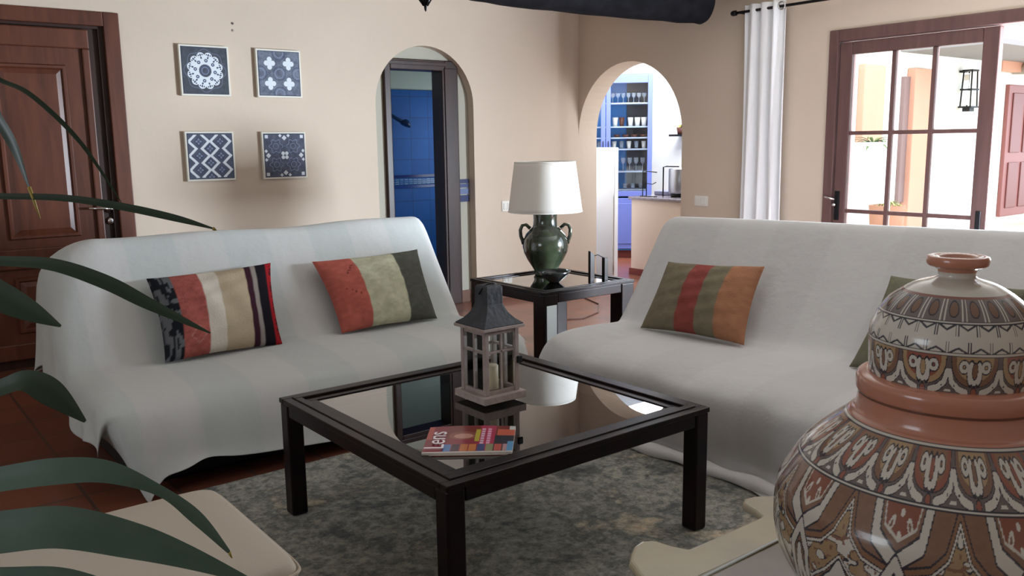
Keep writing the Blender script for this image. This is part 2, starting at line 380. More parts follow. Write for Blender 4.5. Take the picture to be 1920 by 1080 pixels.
hn.lathe([(.024, 0), (.024, .008), (.012, .014)], 24, T=rot(-4.055, .03, .883))
hn.build('door_handle', m_chrome, d1)

# holes (two wall plugs) above the pictures
for z, nm in ((2.173, 'upper'), (2.127, 'lower')):
    tag(MB().lathe([(.008, 0), (.008, .004), (.004, .006)], 12, T=rot(-3.18, 0, z)).build('wall_plug', mat('plug_grey_'+nm, lin(96, 88, 82) if nm == 'upper' else lin(165, 155, 145), .7)),
        'small %s wall plug, %s of two above the four pictures' % (('dark' if nm == 'upper' else 'pale'), nm), 'wall plug')

# ------------------------------------------------------------ four picture canvases
def canvas_bg(n, seed, base=(62, 72, 104), dark=(44, 52, 80)):
    base = tuple(base[i]*.55+.45*sum(base)/3 for i in range(3)); dark = tuple(dark[i]*.55+.45*sum(dark)/3 for i in range(3))
    v = (np.arange(n)+.5)/n*2-1; X, Y = np.meshgrid(v, v)   # Y downwards
    nz = vnoise(X*6+9, Y*6+9, seed)*.6+vnoise(X*18+30, Y*18+30, seed+1)*.4
    A = L3(*dark)[None, None]*(1-nz[..., None])+L3(*base)[None, None]*nz[..., None]
    return X, Y, A
W_ = L3(214, 220, 226); G_ = L3(120, 132, 158)
def pic_mandala(n=240):
    X, Y, A = canvas_bg(n, 1, (66, 76, 96), (44, 54, 70)); r = np.hypot(X, Y); t = np.arctan2(Y, X)
    k = 12; tt = (t/(2*PI)*k) % 1-.5
    put(A, np.abs(r-.86-.05*np.cos(t*8)) < .012, G_*.7)
    px = r*np.sin(tt*2*PI/k); py = r*np.cos(tt*2*PI/k)
    outer = (np.hypot(px, py-.62) < .17) & (r > .5) | ((r > .30) & (r < .62)); put(A, outer, W_)
    put(A, (np.hypot(px*1.6, py-.68) < .055) | (np.hypot(px*1.4, py-.56) < .05), L3(60, 70, 95))
    for s in (-1, 1): put(A, np.hypot(px-s*.085, (py-.68)*.8) < .028, L3(60, 70, 95))
    tt2 = ((t+.26)/(2*PI)*8) % 1-.5; px = r*np.sin(tt2*2*PI/8); py = r*np.cos(tt2*2*PI/8)
    put(A, np.hypot(px, py-.43) < .075, L3(70, 80, 110)); put(A, np.hypot(px, py-.43) < .025, W_)
    put(A, (r < .28) & (vnoise(X*14+40, Y*14+40, 5) > .38), L3(72, 78, 100)); put(A, np.abs(r-.29) < .02, W_)
    put(A, (np.abs(r-.15) < .014), G_); return X, Y, A
def pic_quatre(n=240):
    X, Y, A = canvas_bg(n, 3, (110, 124, 156), (58, 68, 100))
    for cx, cy in ((-.45, -.45), (.45, -.45), (-.45, .45), (.45, .45)):
        x, y = X-cx, Y-cy
        m = np.zeros(X.shape, bool)
        for dx, dy in ((.15, 0), (-.15, 0), (0, .17), (0, -.17)): m |= np.hypot(x-dx, y-dy) < .115
        m |= (np.abs(x)+np.abs(y) < .12); put(A, m, W_)
    for cx, cy in ((0, 0), (-.9, 0), (.9, 0), (0, .9), (0, -.9)):
        put(A, np.abs(np.hypot(X-cx, Y-cy)-.2) < .015, G_*1.1); put(A, np.abs(np.hypot(X-cx, Y-cy)-.3) < .012, L3(50, 58, 90))
    return X, Y, A
def pic_zigzag(n=240):
    X, Y, A = canvas_bg(n, 5, (74, 86, 122), (50, 60, 94))
    for cx in (-.5, .45):
        for s in (-1, 1):
            ph = np.abs(((Y+.95)/.62*1.0) % 1-.5)*2     # 1 at ends 0 at middle
            xc = cx+s*(.12+.32*(1-ph))
            m = (np.abs(X-xc) < .075) & (np.abs(Y) < .93) & (np.abs(X) < .95); put(A, m, W_)
    for i in range(3):
        for cx in (-.5, .45, -.02):
            cy = -.64+.62*i if cx != -.02 else -.33+.62*i
            x, y = X-cx, Y-cy
            put(A, (np.abs(np.abs(x)+np.abs(y)-.18) < .016), L3(44, 52, 84))
            t = np.arctan2(y, x); r = np.hypot(x, y); put(A, (r < .09+.05*np.cos(4*t)) & (r > .05), G_)
    return X, Y, A
def pic_tile(n=240):
    X, Y, A = canvas_bg(n, 7, (84, 94, 130), (46, 54, 86))
    for cx in (-.42, .42):
        for cy in (-.42, .42):
            x, y = X-cx, Y-cy; r = np.hypot(x, y); t = np.arctan2(y, x)
            put(A, np.abs(r-.28-.05*np.cos(6*t)) < .02, G_); put(A, np.abs(r-.13) < .016, G_*.9)
    for dx, dy in ((.09, .09), (-.09, .09), (.09, -.09), (-.09, -.09)): put(A, np.hypot(X-dx, Y-dy) < .085, W_)
    for cx in (-.86, .86):
        for cy in (-.86, .86): put(A, (np.abs(X-cx) < .075) & (np.abs(Y-cy) < .075), W_)
    for a, b in ((0, .8), (0, -.8), (.8, 0), (-.8, 0)):
        put(A, np.abs(X-a)+np.abs(Y-b) < .12, W_)
        for s in (-1, 1):
            if a == 0: put(A, np.abs(X-s*.2)+np.abs(Y-b*1.13) < .08, W_)
            else: put(A, np.abs(X-a*1.13)+np.abs(Y-s*.2) < .08, W_)
    put(A, np.abs(np.abs(X)+np.abs(Y)-.52) < .016, L3(60, 70, 104)); return X, Y, A
m_paint = paint_mat('painted_canvas', .7); m_canv = mat('canvas_edge', lin(222, 218, 206), .8)
for x0, z1, fn, lab in ((-3.564, 2.015, pic_mandala, 'square canvas with a white lace rosette on dark blue-grey'),
                        (-3.042, 2.015, pic_quatre, 'square canvas with four white quatrefoils on mottled blue'),
                        (-3.565, 1.45, pic_zigzag, 'square canvas with pale zigzag lattice of diamonds on blue'),
                        (-3.034, 1.446, pic_tile, 'square canvas with small white clover centre and corner squares')):
    s = .332; t = thing('wall_picture', lab, 'picture', (x0+s/2, 0, z1-s), 'square blue canvases on the left wall')
    MB().box(x0, x0+s, -.03, -.001, z1-s, z1).build('canvas', m_canv, t, bevel=.003)
    X, Y, A = fn(); e = .012
    P = np.stack([x0+s/2+X*(s/2-e), np.full(X.shape, -.0315), z1-s/2-Y*(s/2-e)], -1)
    edge = (np.abs(X) > .965) | (np.abs(Y) > .965); A[edge] = L3(48, 54, 78)
    grid_mesh('printed_face', P, m_paint, t, A, smooth=False)

# light switches
def switch(name, lab, c, axis, w=.1, h=.085):
    t = thing(name, lab, 'light switch', c); x, y, z = c
    def bx(u0, u1, z0, z1, d0, d1):
        return MB().box(x+u0, x+u1, y-d1, y-d0, z+z0, z+z1) if axis == 'y' else MB().box(x-d1, x-d0, y+u0, y+u1, z+z0, z+z1)
    bx(-w/2, w/2, -h/2, h/2, 0, .008).build('switch_plate', m_plastic, t, bevel=.003)
    for s in (-1, 1): bx(s*w*.19-w*.16, s*w*.19+w*.16, -h*.3, h*.3, .008, .013).build('rocker', m_plastic, t, bevel=.002)
switch('light_switch', 'white double light switch on right wall beside the kitchen arch', (0, -1.45, .87), 'x', .135, .08)
switch('light_switch', 'white light switch half hidden behind the lamp shade', (-.85, 0, .805), 'y', .1, .09)

# ------------------------------------------------------------ terrace door / window in the right wall
wn = bpy.data.objects.new('window_1', None); C.objects.link(wn); wn.location = (0, -3.1, 0); wn.matrix_world = Matrix.Translation((0, -3.1, 0)); wn['kind'] = 'structure'; wn['label'] = 'brown wooden glazed terrace door with square panes'
MB().box(-.02, .12, -2.605, -2.535, 0, 2.062).box(-.02, .12, -4.95, -4.88, 0, 2.062).box(-.02, .12, -4.88, -2.605, 1.985, 2.062).build('window_frame', m_winfr, wn, bevel=.006)
lw = MB(); Y0, Y1 = -3.632, -2.612
lw.box(-.005, .05, Y0, Y0+.095, .04, 1.978).box(-.005, .05, Y1-.088, Y1, .04, 1.978).box(-.005, .05, Y0+.095, Y1-.088, 1.897, 1.978).box(-.005, .05, Y0+.095, Y1-.088, .04, .2)
lw.build('window_sash', m_winfr, wn, bevel=.006)
mu = MB()
for y in (-2.988, -3.25): mu.box(.005, .04, y-.0135, y+.0135, .2, 1.897)
for z in (1.38, .855, .50): mu.box(.007, .038, Y0+.095, Y1-.088, z-.0125, z+.0125)
mu.build('muntins', m_winfr, wn, bevel=.003)
MB().box(.02, .025, Y0+.095, Y1-.088, .2, 1.897).build('window_glass', m_glass, wn)
MB().box(-.014, -.004, -2.66, -2.625, .79, .99).build('lock_plate', m_iron, wn, bevel=.003)
MB().tube([(-.01, -2.635, .935), (-.045, -2.635, .935), (-.055, -2.62, .94), (-.055, -2.575, .95)], .008).lathe([(.011, 0), (.011, .03)], 12, T=Matrix.Translation((-.012, -2.635, .895)) @ Matrix.Rotation(-PI/2, 4, 'Y')).build('window_handle', m_chrome, wn)
MB().box(-.014, -.004, -3.60, -3.57, .74, .90).build('lock_plate', m_iron, wn, bevel=.003)
# second leaf swung open outside, against the terrace
w2 = bpy.data.objects.new('door_2', None); C.objects.link(w2); w2.location = (.25, -6.1, 0); w2.matrix_world = Matrix.Translation((.25, -6.1, 0)); w2['kind'] = 'structure'
l2 = MB(); l2.box(.24, .29, -6.24, -6.14, .04, 1.978).box(.24, .29, -7.24, -7.14, .04, 1.978).box(.24, .29, -7.14, -6.24, 1.9, 1.978).box(.24, .29, -7.14, -6.24, .04, .2)
for y in (-6.53, -6.85): l2.box(.25, .28, y-.013, y+.013, .2, 1.9)
for z in (1.38, .855): l2.box(.25, .28, -7.14, -6.24, z-.013, z+.013)
l2.build('door_leaf', m_winfr, w2, bevel=.005); MB().box(.262, .267, -7.14, -6.24, .2, 1.9).build('door_glass', m_glass, w2)

# curtain on its rod
cr = thing('curtain_rod', 'dark metal curtain rod with finial over the terrace door', 'curtain rod', (-.09, -3.2, 2.27))
MB().tube([(-.09, -1.80, 2.262), (-.09, -5.2, 2.262)], .010, 12).build('rod', m_iron, cr)
MB().lathe([(.010, 0), (.020, .004), (.020, .03), (.015, .042), (.004, .046)], 16, T=Matrix.Translation((-.09, -1.81, 2.262)) @ Matrix.Rotation(-PI/2, 4, 'X')).build('finial', m_iron, cr)
for y in (-1.86, -5.0): MB().box(-.095, 0, y-.008, y+.008, 2.25, 2.262).build('bracket', m_iron, cr)
nu, nv = 140, 40; u = np.linspace(0, 1, nu); v = np.linspace(0, 1, nv); Uu, Vv = np.meshgrid(u, v)
yy = -1.885-Uu*(.345+.03*Vv); amp = .022+.010*Vv
xx = -.09+amp*np.sin(Uu*2*PI*3.5+.5*np.sin(Vv*3))+.006*np.sin(Uu*40+Vv*5); zz = 2.305-Vv*2.285
ct = thing('curtain', 'long white curtain gathered beside the terrace door', 'curtain', (-.09, -2.05, .02))
grid_mesh('curtain_fabric', np.stack([xx, yy, zz], -1), mat('curtain_white', lin(238, 238, 240), .85, bump=.1, bscale=60), ct, solid=.003)
for y in (-2.215,): MB().tube([( -.115, y+.026*math.cos(a), 2.262+.026*math.sin(a)) for a in np.linspace(0, 2*PI, 20, endpoint=False)], .006, 8, closed=True).build('eyelet', m_chrome, ct)

# ------------------------------------------------------------ ceiling logs and pendant
def log(name, lab, pts, r, seed):
    rnd = random.Random(seed); P = []; Rr = []
    pts = [Vector(p) for p in pts]; N = 26
    for i in range(N+1):
        t = i/N*(len(pts)-1); k = min(int(t), len(pts)-2); f = t-k; f2 = f
        P.append(pts[k].lerp(pts[k+1], f2)); Rr.append(r*(1+rnd.uniform(-.025, .025)))
    d = (P[-1]-P[-2]).normalized()
    e = P[-1]; P += [e+d*.025, e+d*.04, e+d*.045]; Rr += [r*.93, r*.78, r*.5]
    return tag(MB().tube(P, Rr, 28).build(name, m_log), lab, 'beam')
log('ceiling_log', 'thick black stained log beam running above the two arches', [(-3.6, -1.72, 2.52), (-2.9, -1.55, 2.44), (-2.3, -1.43, 2.385), (-1.8, -1.38, 2.372), (-1.15, -1.42, 2.368), (-.50, -1.60, 2.345), (-.31, -1.67, 2.34)], .155, 3)
log('ceiling_log', 'second dark log end just above the curtain', [(-.1, -.6, 2.52), (-.25, -1.2, 2.5), (-.42, -1.95, 2.485)], .13, 5)
pd = thing('pendant_lantern', 'pointed metal and rose glass pendant lantern over the coffee table', 'pendant lamp', (-3.876, -3.523, 2.75))
px, py, pz = -3.876, -3.523, 1.765
n = 8; ribs = MB(); gl = MB()
prof = [(.003, 0), (.006, .02), (.018, .038), (.055, .065), (.10, .12), (.11, .20), (.07, .28), (.02, .31)]
for i in range(n):
    a = 2*PI*i/n
    ribs.tube([(px+r*1.01*math.cos(a), py+r*1.01*math.sin(a), pz+z) for r, z in prof[1:]], .004, 6)
gl.lathe([(r*.97, z) for r, z in prof[2:]], n, (px, py, pz), smooth=False)
gl.build('glass_body', mat('rose_glass', lin(190, 150, 165), .12, trans=.5), pd)
ribs.lathe([(.0005, 0), (.004, .006), (.005, .02), (.014, .03), (.02, .04)], 12, (px, py, pz)).lathe([(.02, .31), (.012, .33), (.006, .36)], 12, (px, py, pz))
ribs.build('metal_ribs', m_iron, pd)
MB().tube([(px, py, pz+.35), (px, py, 2.75)], .005, 6).build('chain', m_iron, pd)

# ------------------------------------------------------------ kitchen behind the second arch
kw = mat('kitchen_white', lin(236, 234, 230), .8)
mb = MB(); mb.box(.225, 2.9, 2.4, 2.5, 0, H); mb.box(2.8, 2.9, 0.0, 2.4, 0, H); mb.box(.225, .3, .08, 2.4, 0, H); struct(mb.build('wall_kitchen_far', kw))
mb = MB(); mb.box(.225, .5, -1.36, -1.26, 0, H); mb.box(1.95, 2.2, -1.36, -1.26, 0, H); mb.box(.5, 1.95, -1.36, -1.26, 0, 1.1); mb.box(.5, 1.95, -1.36, -1.26, 2.3, H); mb.box(2.1, 2.2, -1.26, .05, 0, H); mb.box(2.2, 2.8, -.05, .05, 0, H); struct(mb.build('wall_kitchen_side', kw))
mb = MB(); mb.box(.225, 2.2, -1.36, 2.5, H, H+.1); mb.box(2.2, 2.9, -.05, 2.5, H, H+.1); struct(mb.build('ceiling_kitchen', kw))
# counter half wall
mb = MB(); mb.box(.93, 1.08, -1.255, .225, 0, .765); struct(mb.build('wall_counter', m_wall2))
mb = MB(); mb.box(.915, .93, -1.255, .24, 0, .065).box(.93, 1.08, .225, .24, 0, .065); struct(mb.build('baseboard_kitchen', m_skirt_red))
tag(MB().box(.90, 1.55, -1.25, .25, .768, .795).build('worktop', mat('grey_stone', lin(120, 112, 118), .12, noise=.15, nscale=30), bevel=.006), 'grey stone worktop on the low kitchen wall', 'worktop')
pn = thing('panel_door', 'tall narrow white panel standing just inside the kitchen arch', 'panel', (.55, .35, 0))
MB().box(.55, .60, .085, .70, .0, 1.29).build('door_slab', mat('gloss_white', lin(236, 236, 240), .25), pn, bevel=.006)
MB().box(.535, .55, .089, .10, .05, 1.26).build('edge_strip', m_chrome, pn, bevel=.002)
# blue cabinet, turned to face the arch
cab = thing('kitchen_cabinet', 'tall blue glass-fronted kitchen cabinet full of glasses and cups', 'cabinet', (2.0, .95, 0))
T = Matrix(((-.726, -.688, 0, 2.0), (.688, -.726, 0, .95), (0, 0, 1, 0), (0, 0, 0, 1)))   # local x along the front, local y towards the viewer
Wc = 1.06
def cb(*a): return MB().box(*a, T=T)
cb(0, Wc, -.34, -.32, .09, 2.1).box(0, .02, -.32, 0, .09, 2.1, T=T).box(Wc-.02, Wc, -.32, 0, .09, 2.1, T=T).box(0, Wc, -.32, 0, 2.07, 2.1, T=T).box(0, Wc, -.32, 0, .09, .7, T=T).build('carcass', mat('blue_carcass', lin(46, 120, 190), .4), cab, bevel=.003)
cb(.02, .28, -.319, -.30, .72, 2.07).build('grey_back_panel', mat('grey_panel', lin(70, 72, 80), .6), cab)
cb(.05, Wc-.05, -.25, -.06, .0, .09).build('plinth', m_skirt_red, cab)
shelf_z = (1.785, 1.52, 1.395, 1.265, 1.01, .80)
for z in shelf_z: cb(.02, Wc-.02, -.30, -.03, z-.016, z).build('shelf', mat('shelf_white', lin(190, 205, 235), .4), cab)
for k in range(2):
    a = k*Wc/2; d = cb(a+.003, a+.055, 0, .022, .72, 2.09).box(a+Wc/2-.055, a+Wc/2-.003, 0, .022, .72, 2.09, T=T).box(a+.055, a+Wc/2-.055, 0, .022, 2.0, 2.09, T=T).box(a+.055, a+Wc/2-.055, 0, .022, .72, .78, T=T)
    dr = d.build('glass_door', m_blue, cab, bevel=.004)
    g = cb(a+.055, a+Wc/2-.055, .008, .012, .78, 2.0).build('pane', m_glass, dr)
    hx = a+Wc/2-.03 if k == 0 else a+.03
    MB().tube([T @ Vector((hx, .022, 1.20)), T @ Vector((hx, .045, 1.22)), T @ Vector((hx, .045, 1.33)), T @ Vector((hx, .022, 1.35))], .006, 8).build('handle', m_iron, dr)
    cb(a+.003, a+Wc/2-.003, 0, .022, .11, .70).build('base_door', m_blue, cab, bevel=.004)
    cb(a+.06, a+Wc/2-.06, .022, .028, .17, .64).build('base_door_panel', m_blue, cab, bevel=.003)
m_cup = mat('white_cup', lin(225, 222, 220), .3); m_gl = mat('clear_glass', lin(215, 225, 240), .05, trans=.75, ior=1.2); m_brn = mat('brown_cup', lin(90, 50, 40), .4)
def tumbler(name, a, z, r, h, m, lab, grp, b=-.12, stem=False):
    p = T @ Vector((a, b, z))
    if stem: pr = [(r*.8, 0), (r*.8, .004), (.004, .008), (.004, h*.5), (r*.9, h*.65), (r, h)]
    else: pr = [(r*.7, 0), (r*.78, h*.3), (r, h), (r*.93, h), (r*.7, h*.3), (r*.5, .01)]
    return tag(MB().lathe([(q[0], q[1]) for q in pr], 14, tuple(p), caps=True).build(name, m), lab, 'glass' if m is m_gl else 'cup', grp)
ORD = ['rightmost', 'second from the right', 'third from the right', 'fourth from the right', 'fifth from the right', 'sixth from the right', 'seventh from the right']
for i in range(7): tumbler('stemmed_glass', .09+i*.06, shelf_z[0]+.001, .026, .11, m_gl, ORD[i]+' stemmed glass on the top cabinet shelf', 'glasses on the top cabinet shelf', stem=True)
for a, m, lb_ in ((.09, m_cup, 'white cup, rightmost on the second cabinet shelf'), (.165, m_cup, 'white cup, second from the right on second cabinet shelf'), (.245, m_cup, 'white cup just right of the brown cup on second cabinet shelf'), (.345, m_brn, 'dark brown cup among white ones on second cabinet shelf'), (.42, m_cup, 'white cup, leftmost on the second cabinet shelf')):
    tumbler('cup', a, shelf_z[1]+.001, .034, .10, m, lb_, 'cups on the second cabinet shelf')
for i in range(4): tumbler('saucer', .1+i*.10, shelf_z[2]+.001, .04, .03, m_brn, ORD[i]+' dark dish on the shelf beneath the cups', 'dark dishes in the cabinet')
for i in range(5): tumbler('tumbler', .09+i*.085, shelf_z[3]+.001, .028, .085, m_gl if i % 2 else m_cup, ORD[i]+(' clear' if i % 2 else ' white')+' tumbler on the fourth cabinet shelf', 'tumblers on the fourth cabinet shelf')
for i in range(5): tumbler('stemmed_glass', .10+i*.075, shelf_z[4]+.001, .027, .15, m_gl, ORD[i]+' tall stemmed glass on the fifth cabinet shelf', 'glasses on the fifth cabinet shelf', stem=True)
for i in range(4): tumbler('tumbler', .12+i*.09, shelf_z[5]+.001, .028, .06, m_gl, ORD[i]+' low tumbler on the bottom cabinet shelf', 'tumblers on the bottom cabinet shelf')
for i in range(2): tumbler('tumbler', .60+i*.09, shelf_z[3]+.001, .028, .085, m_gl, ORD[i]+' tumbler behind the left cabinet door', 'tumblers behind the left cabinet door')
# things on the worktop
pt = thing('coffee_pot', 'brushed steel pot with black stand on the kitchen worktop', 'pot', (1.25, -.12, .795))
MB().lathe([(.12, .035), (.125, .05), (.125, .27), (.12, .28), (.05, .292), (.0, .294)], 32, (1.2, -.19, .795)).build('body', mat('steel', lin(150, 150, 155), .3, metal=.9), pt)
MB().lathe([(.10, 0), (.105, .035)], 24, (1.2, -.19, .795)).tube([(1.07, -.07, .797), (1.07, -.07, 1.09), (1.075, -.12, 1.10)], .007, 8).tube([(1.06, -.12, 1.098), (1.06, -.28, 1.098)], .006, 8).build('stand', m_iron, pt)
wr = thing('wire_rack', 'thin wire rack on the kitchen worktop beside the pot', 'rack', (1.05, .1, .795))
MB().tube([(1.02, .16, .80), (1.02, .16, 1.05), (1.02, .05, 1.045), (1.02, -.03, 1.04)], .005, 6).tube([(1.02, .11, .80), (1.02, .11, 1.05)], .005, 6).tube([(1.02, .13, .93), (1.02, .03, .92), (1.02, -.02, .94)], .004, 6).build('wires', m_iron, wr)
MB().box(1.0, 1.04, -.02, .18, .796, .802).build('base', m_iron, wr)
tag(MB().box(1.25, 1.5, .02, .22, .796, .84).build('storage_tin', mat('slate', lin(88, 90, 112), .5), bevel=.01), 'low slate blue tin lying on the kitchen worktop', 'tin')
bp_ = thing('hanging_plant', 'small yellow-green plant in pot on a wall shelf in kitchen', 'plant', (2.7, 1.1, 1.42))
bx_, by_ = 2.69, 1.12
def leafblade(root, d, L, wd, droop=.5, n=6):
    root = Vector(root); d = Vector(d).normalized(); side = d.cross(Vector((0, 0, 1)))
    if side.length < .01: side = Vector((1, 0, 0))
    side.normalize(); vs = []; fs = []
    for i in range(n+1):
        t = i/n; c = root+d*L*t+Vector((0, 0, -droop*L*t*t)); ww = wd*math.sin(PI*(.12+.88*t))*.5 if i < n else .0005
        vs += [c-side*ww, c+Vector((0, 0, -ww*.35)), c+side*ww]
    for i in range(n):
        k = i*3; fs += [(k, k+1, k+4, k+3), (k+1, k+2, k+5, k+4)]
    return vs, fs
f = MB()
for i in range(26):
    a = random.uniform(0, 2*PI); f.add(*leafblade((bx_, by_, 1.5), (math.cos(a), math.sin(a), random.uniform(.5, 1.6)), random.uniform(.12, .2), .018, .7), smooth=True)
f.build('leaves', mat('pale_leaf', lin(170, 170, 80), .6), bp_)
MB().lathe([(.045, 0), (.06, .08), (.055, .08), (.04, .02)], 20, (bx_, by_, 1.425)).build('pot', m_brn, bp_)
tag(MB().box(2.6, 2.8, by_-.12, by_+.12, 1.40, 1.424).build('wall_shelf', m_iron), 'small dark wall shelf under the kitchen plant', 'shelf')

# ------------------------------------------------------------ terrace outside
m_out = mat('outdoor_white', lin(240, 236, 228), .9)
mb = MB(); mb.box(2.9, 14, 0.001, .15, -.12, 3.2); struct(mb.build('wall_terrace', m_out))
mb = MB(); mb.box(.225, 14, -12, 0, -.12, -.01); struct(mb.build('floor_terrace', mat('terrace_paving', lin(200, 188, 170), .8, noise=.1)))
m_sal = mat('salmon_render', lin(196, 146, 124), .85)
tag(MB().box(4.63, 5.12, -.09, 0, 0, 2.245).build('pilaster', m_sal, bevel=.01), 'salmon painted pilaster behind the potted palm on terrace', 'pilaster', 'salmon pilasters on the terrace wall')
tag(MB().box(5.80, 6.31, -.12, 0, 0, 2.24).build('pilaster', m_sal, bevel=.01), 'salmon painted pilaster seen through the middle window panes', 'pilaster', 'salmon pilasters on the terrace wall')
tag(MB().box(5.66, 5.80, -.05, 0, .5, 2.13).build('dark_side_strip', mat('mauve_side_strip', lin(128, 104, 102), .7)), 'narrow mauve strip standing in for the darker left side of the second salmon pilaster', 'dark_side_strip')  # separate mauve strip for the pilaster's darker left side
mb = MB(); mb.box(5.6, 14, -1.2, 0, 2.44, 2.5); struct(mb.build('ceiling_terrace', mat('porch_grey', lin(128, 124, 124), .8)))
tag(MB().box(8.2, 14, -.16, 0, 2.30, 2.44).build('porch_beam', m_sal), 'salmon beam under the porch roof at far right', 'beam')
tag(MB().tube([(8.9, -1.1, 2.3), (8.9, -.02, 2.36)], .085, 20).build('porch_log', mat('pale_log', lin(170, 160, 150), .8)), 'round pale log end under the porch roof', 'beam')
dr = thing('terrace_door', 'red-brown panelled door across the terrace at right', 'door', (9.3, 0, 0))
m_rdoor = mat('red_door', lin(128, 76, 72), .5)
MB().box(8.72, 9.75, -.06, 0, .12, 2.12).build('door_leaf', m_rdoor, dr, bevel=.01)
for z0, z1 in ((.25, .95), (1.1, 2.0)):
    for x0 in (8.85, 9.3): MB().box(x0, x0+.35, -.08, -.06, z0, z1).build('door_panel', mat('red_door_panel', lin(112, 64, 60), .5), dr, bevel=.01)
ln = thing('wall_lantern', 'tall black iron lantern hanging on the white terrace wall', 'lantern', (7.26, -.1, 1.74))
l = MB(); cx, cy = 7.26, -.14
for dx in (-.1, .1):
    for dy in (-.07, .07): l.tube([(cx+dx, cy+dy, 1.76), (cx+dx*.8, cy+dy*.8, 2.26)], .01, 6)
for z, s in ((1.76, 1.0), (2.0, .92), (2.26, .8)): l.box(cx-.12*s, cx+.12*s, cy-.09*s, cy+.09*s, z-.01, z+.012)
l.box(cx-.04, cx+.04, cy+.06, 0, 2.24, 2.27).box(cx-.07, cx+.07, cy-.05, cy+.05, 1.70, 1.76)
l.build('iron_frame', m_iron, ln)
MB().box(cx-.07, cx+.07, cy-.05, cy+.05, 1.79, 2.22).build('lantern_glass', m_glass, ln)
pl = thing('potted_palm', 'green palm in tall white planter on the terrace', 'palm', (4.3, -.42, -.01))
MB().prism([(4.12, -.6), (4.5, -.6), (4.5, -.24), (4.12, -.24)], -.01, 1.30).build('planter', mat('planter_white', lin(215, 220, 226), .6), pl, bevel=.02)
f = MB()
for i in range(30):
    a = random.uniform(0, 2*PI); f.add(*leafblade((4.31, -.42, 1.28), (math.cos(a), math.sin(a), random.uniform(.3, 1.2)), random.uniform(.22, .38), .04, .6), smooth=True)
f.build('fronds', mat('palm_green', lin(96, 112, 60), .5), pl)
pl = thing('potted_grass', 'low yellow-green plant in brown planter on the terrace', 'plant', (3.95, -.85, -.01))
MB().lathe([(.14, 0), (.19, .62), (.17, .62), (.12, .1)], 24, (3.75, -.95, -.01)).build('planter', mat('brown_planter', lin(160, 110, 84), .7), pl)
f = MB()
for i in range(30):
    a = random.uniform(0, 2*PI); f.add(*leafblade((3.75, -.95, .6), (math.cos(a), math.sin(a), random.uniform(.5, 1.6)), random.uniform(.16, .3), .02, .8), smooth=True)
f.build('blades', mat('grass_green', lin(170, 175, 96), .5), pl)
bs = thing('terrace_bench', 'low terracotta box standing on terrace beyond the open door', 'box', (5.6, -2.2, 0))
MB().box(5.3, 5.9, -2.5, -2.05, -.01, .4).build('body', mat('brick_red', lin(170, 96, 80), .8), bs, bevel=.01)

# ------------------------------------------------------------ rug
def rug_mat():
    m = mat('rug_wool', rough=.95, spec=.1); nt = m.node_tree; b = nt.nodes['Principled BSDF']
    tc = nt.nodes.new('ShaderNodeTexCoord')
    n1 = nt.nodes.new('ShaderNodeTexNoise'); n1.inputs['Scale'].default_value = 3.2; n1.inputs['Detail'].default_value = 10; n1.inputs['Roughness'].default_value = .72; n1.inputs['Distortion'].default_value = .15
    r1 = nt.nodes.new('ShaderNodeValToRGB'); e = r1.color_ramp.elements; e[0].position = .30; e[0].color = lin(82, 84, 84); e[1].position = .72; e[1].color = lin(206, 184, 158)
    for p, c in ((.42, lin(112, 114, 114)), (.49, lin(162, 160, 152)), (.55, lin(118, 120, 118)), (.63, lin(186, 176, 160))): q = e.new(p); q.color = c
    n2 = nt.nodes.new('ShaderNodeTexNoise'); n2.inputs['Scale'].default_value = 28; n2.inputs['Detail'].default_value = 8; n2.inputs['Roughness'].default_value = .8
    r2 = nt.nodes.new('ShaderNodeValToRGB'); r2.color_ramp.elements[0].position = .38; r2.color_ramp.elements[1].position = .62; r2.color_ramp.elements[0].color = (.45, .45, .47, 1); r2.color_ramp.elements[1].color = (1.25, 1.22, 1.15, 1)
    mx = nt.nodes.new('ShaderNodeMix'); mx.data_type = 'RGBA'; mx.blend_type = 'MULTIPLY'; mx.inputs[0].default_value = .8
    for n in (n1, n2): nt.links.new(tc.outputs['Object'], n.inputs[0])
    nt.links.new(n1.outputs['Fac'], r1.inputs[0]); nt.links.new(n2.outputs['Fac'], r2.inputs[0]); nt.links.new(r1.outputs[0], mx.inputs[6]); nt.links.new(r2.outputs[0], mx.inputs[7])
    nt.links.new(mx.outputs[2], b.inputs['Base Color'])
    bp = nt.nodes.new('ShaderNodeBump'); bp.inputs['Strength'].default_value = .5; bp.inputs['Distance'].default_value = .004; nt.links.new(n2.outputs['Fac'], bp.inputs['Height']); nt.links.new(bp.outputs[0], b.inputs['Normal'])
    return m
tag(MB().box(-4.95, -2.78, -5.6, -2.66, .001, .011).build('area_rug', rug_mat(), bevel=.004), 'grey and beige mottled area rug under the coffee table', 'rug')

# ------------------------------------------------------------ sofas and their throws
m_mat = mat('sofa_mattress', lin(150, 150, 146), .9)
def smooth_rows(rows, n):
    rows = np.array(rows, float); m = len(rows); out = []
    for i in range(m-1):
        p0, p1, p2, p3 = rows[max(i-1, 0)], rows[i], rows[i+1], rows[min(i+2, m-1)]
        for k in range(n):
            t = k/n; out.append(.5*((2*p1)+(-p0+p2)*t+(2*p0-5*p1+4*p2-p3)*t*t+(-p0+3*p1-3*p2+p3)*t**3))
    out.append(rows[-1]); return np.array(out)

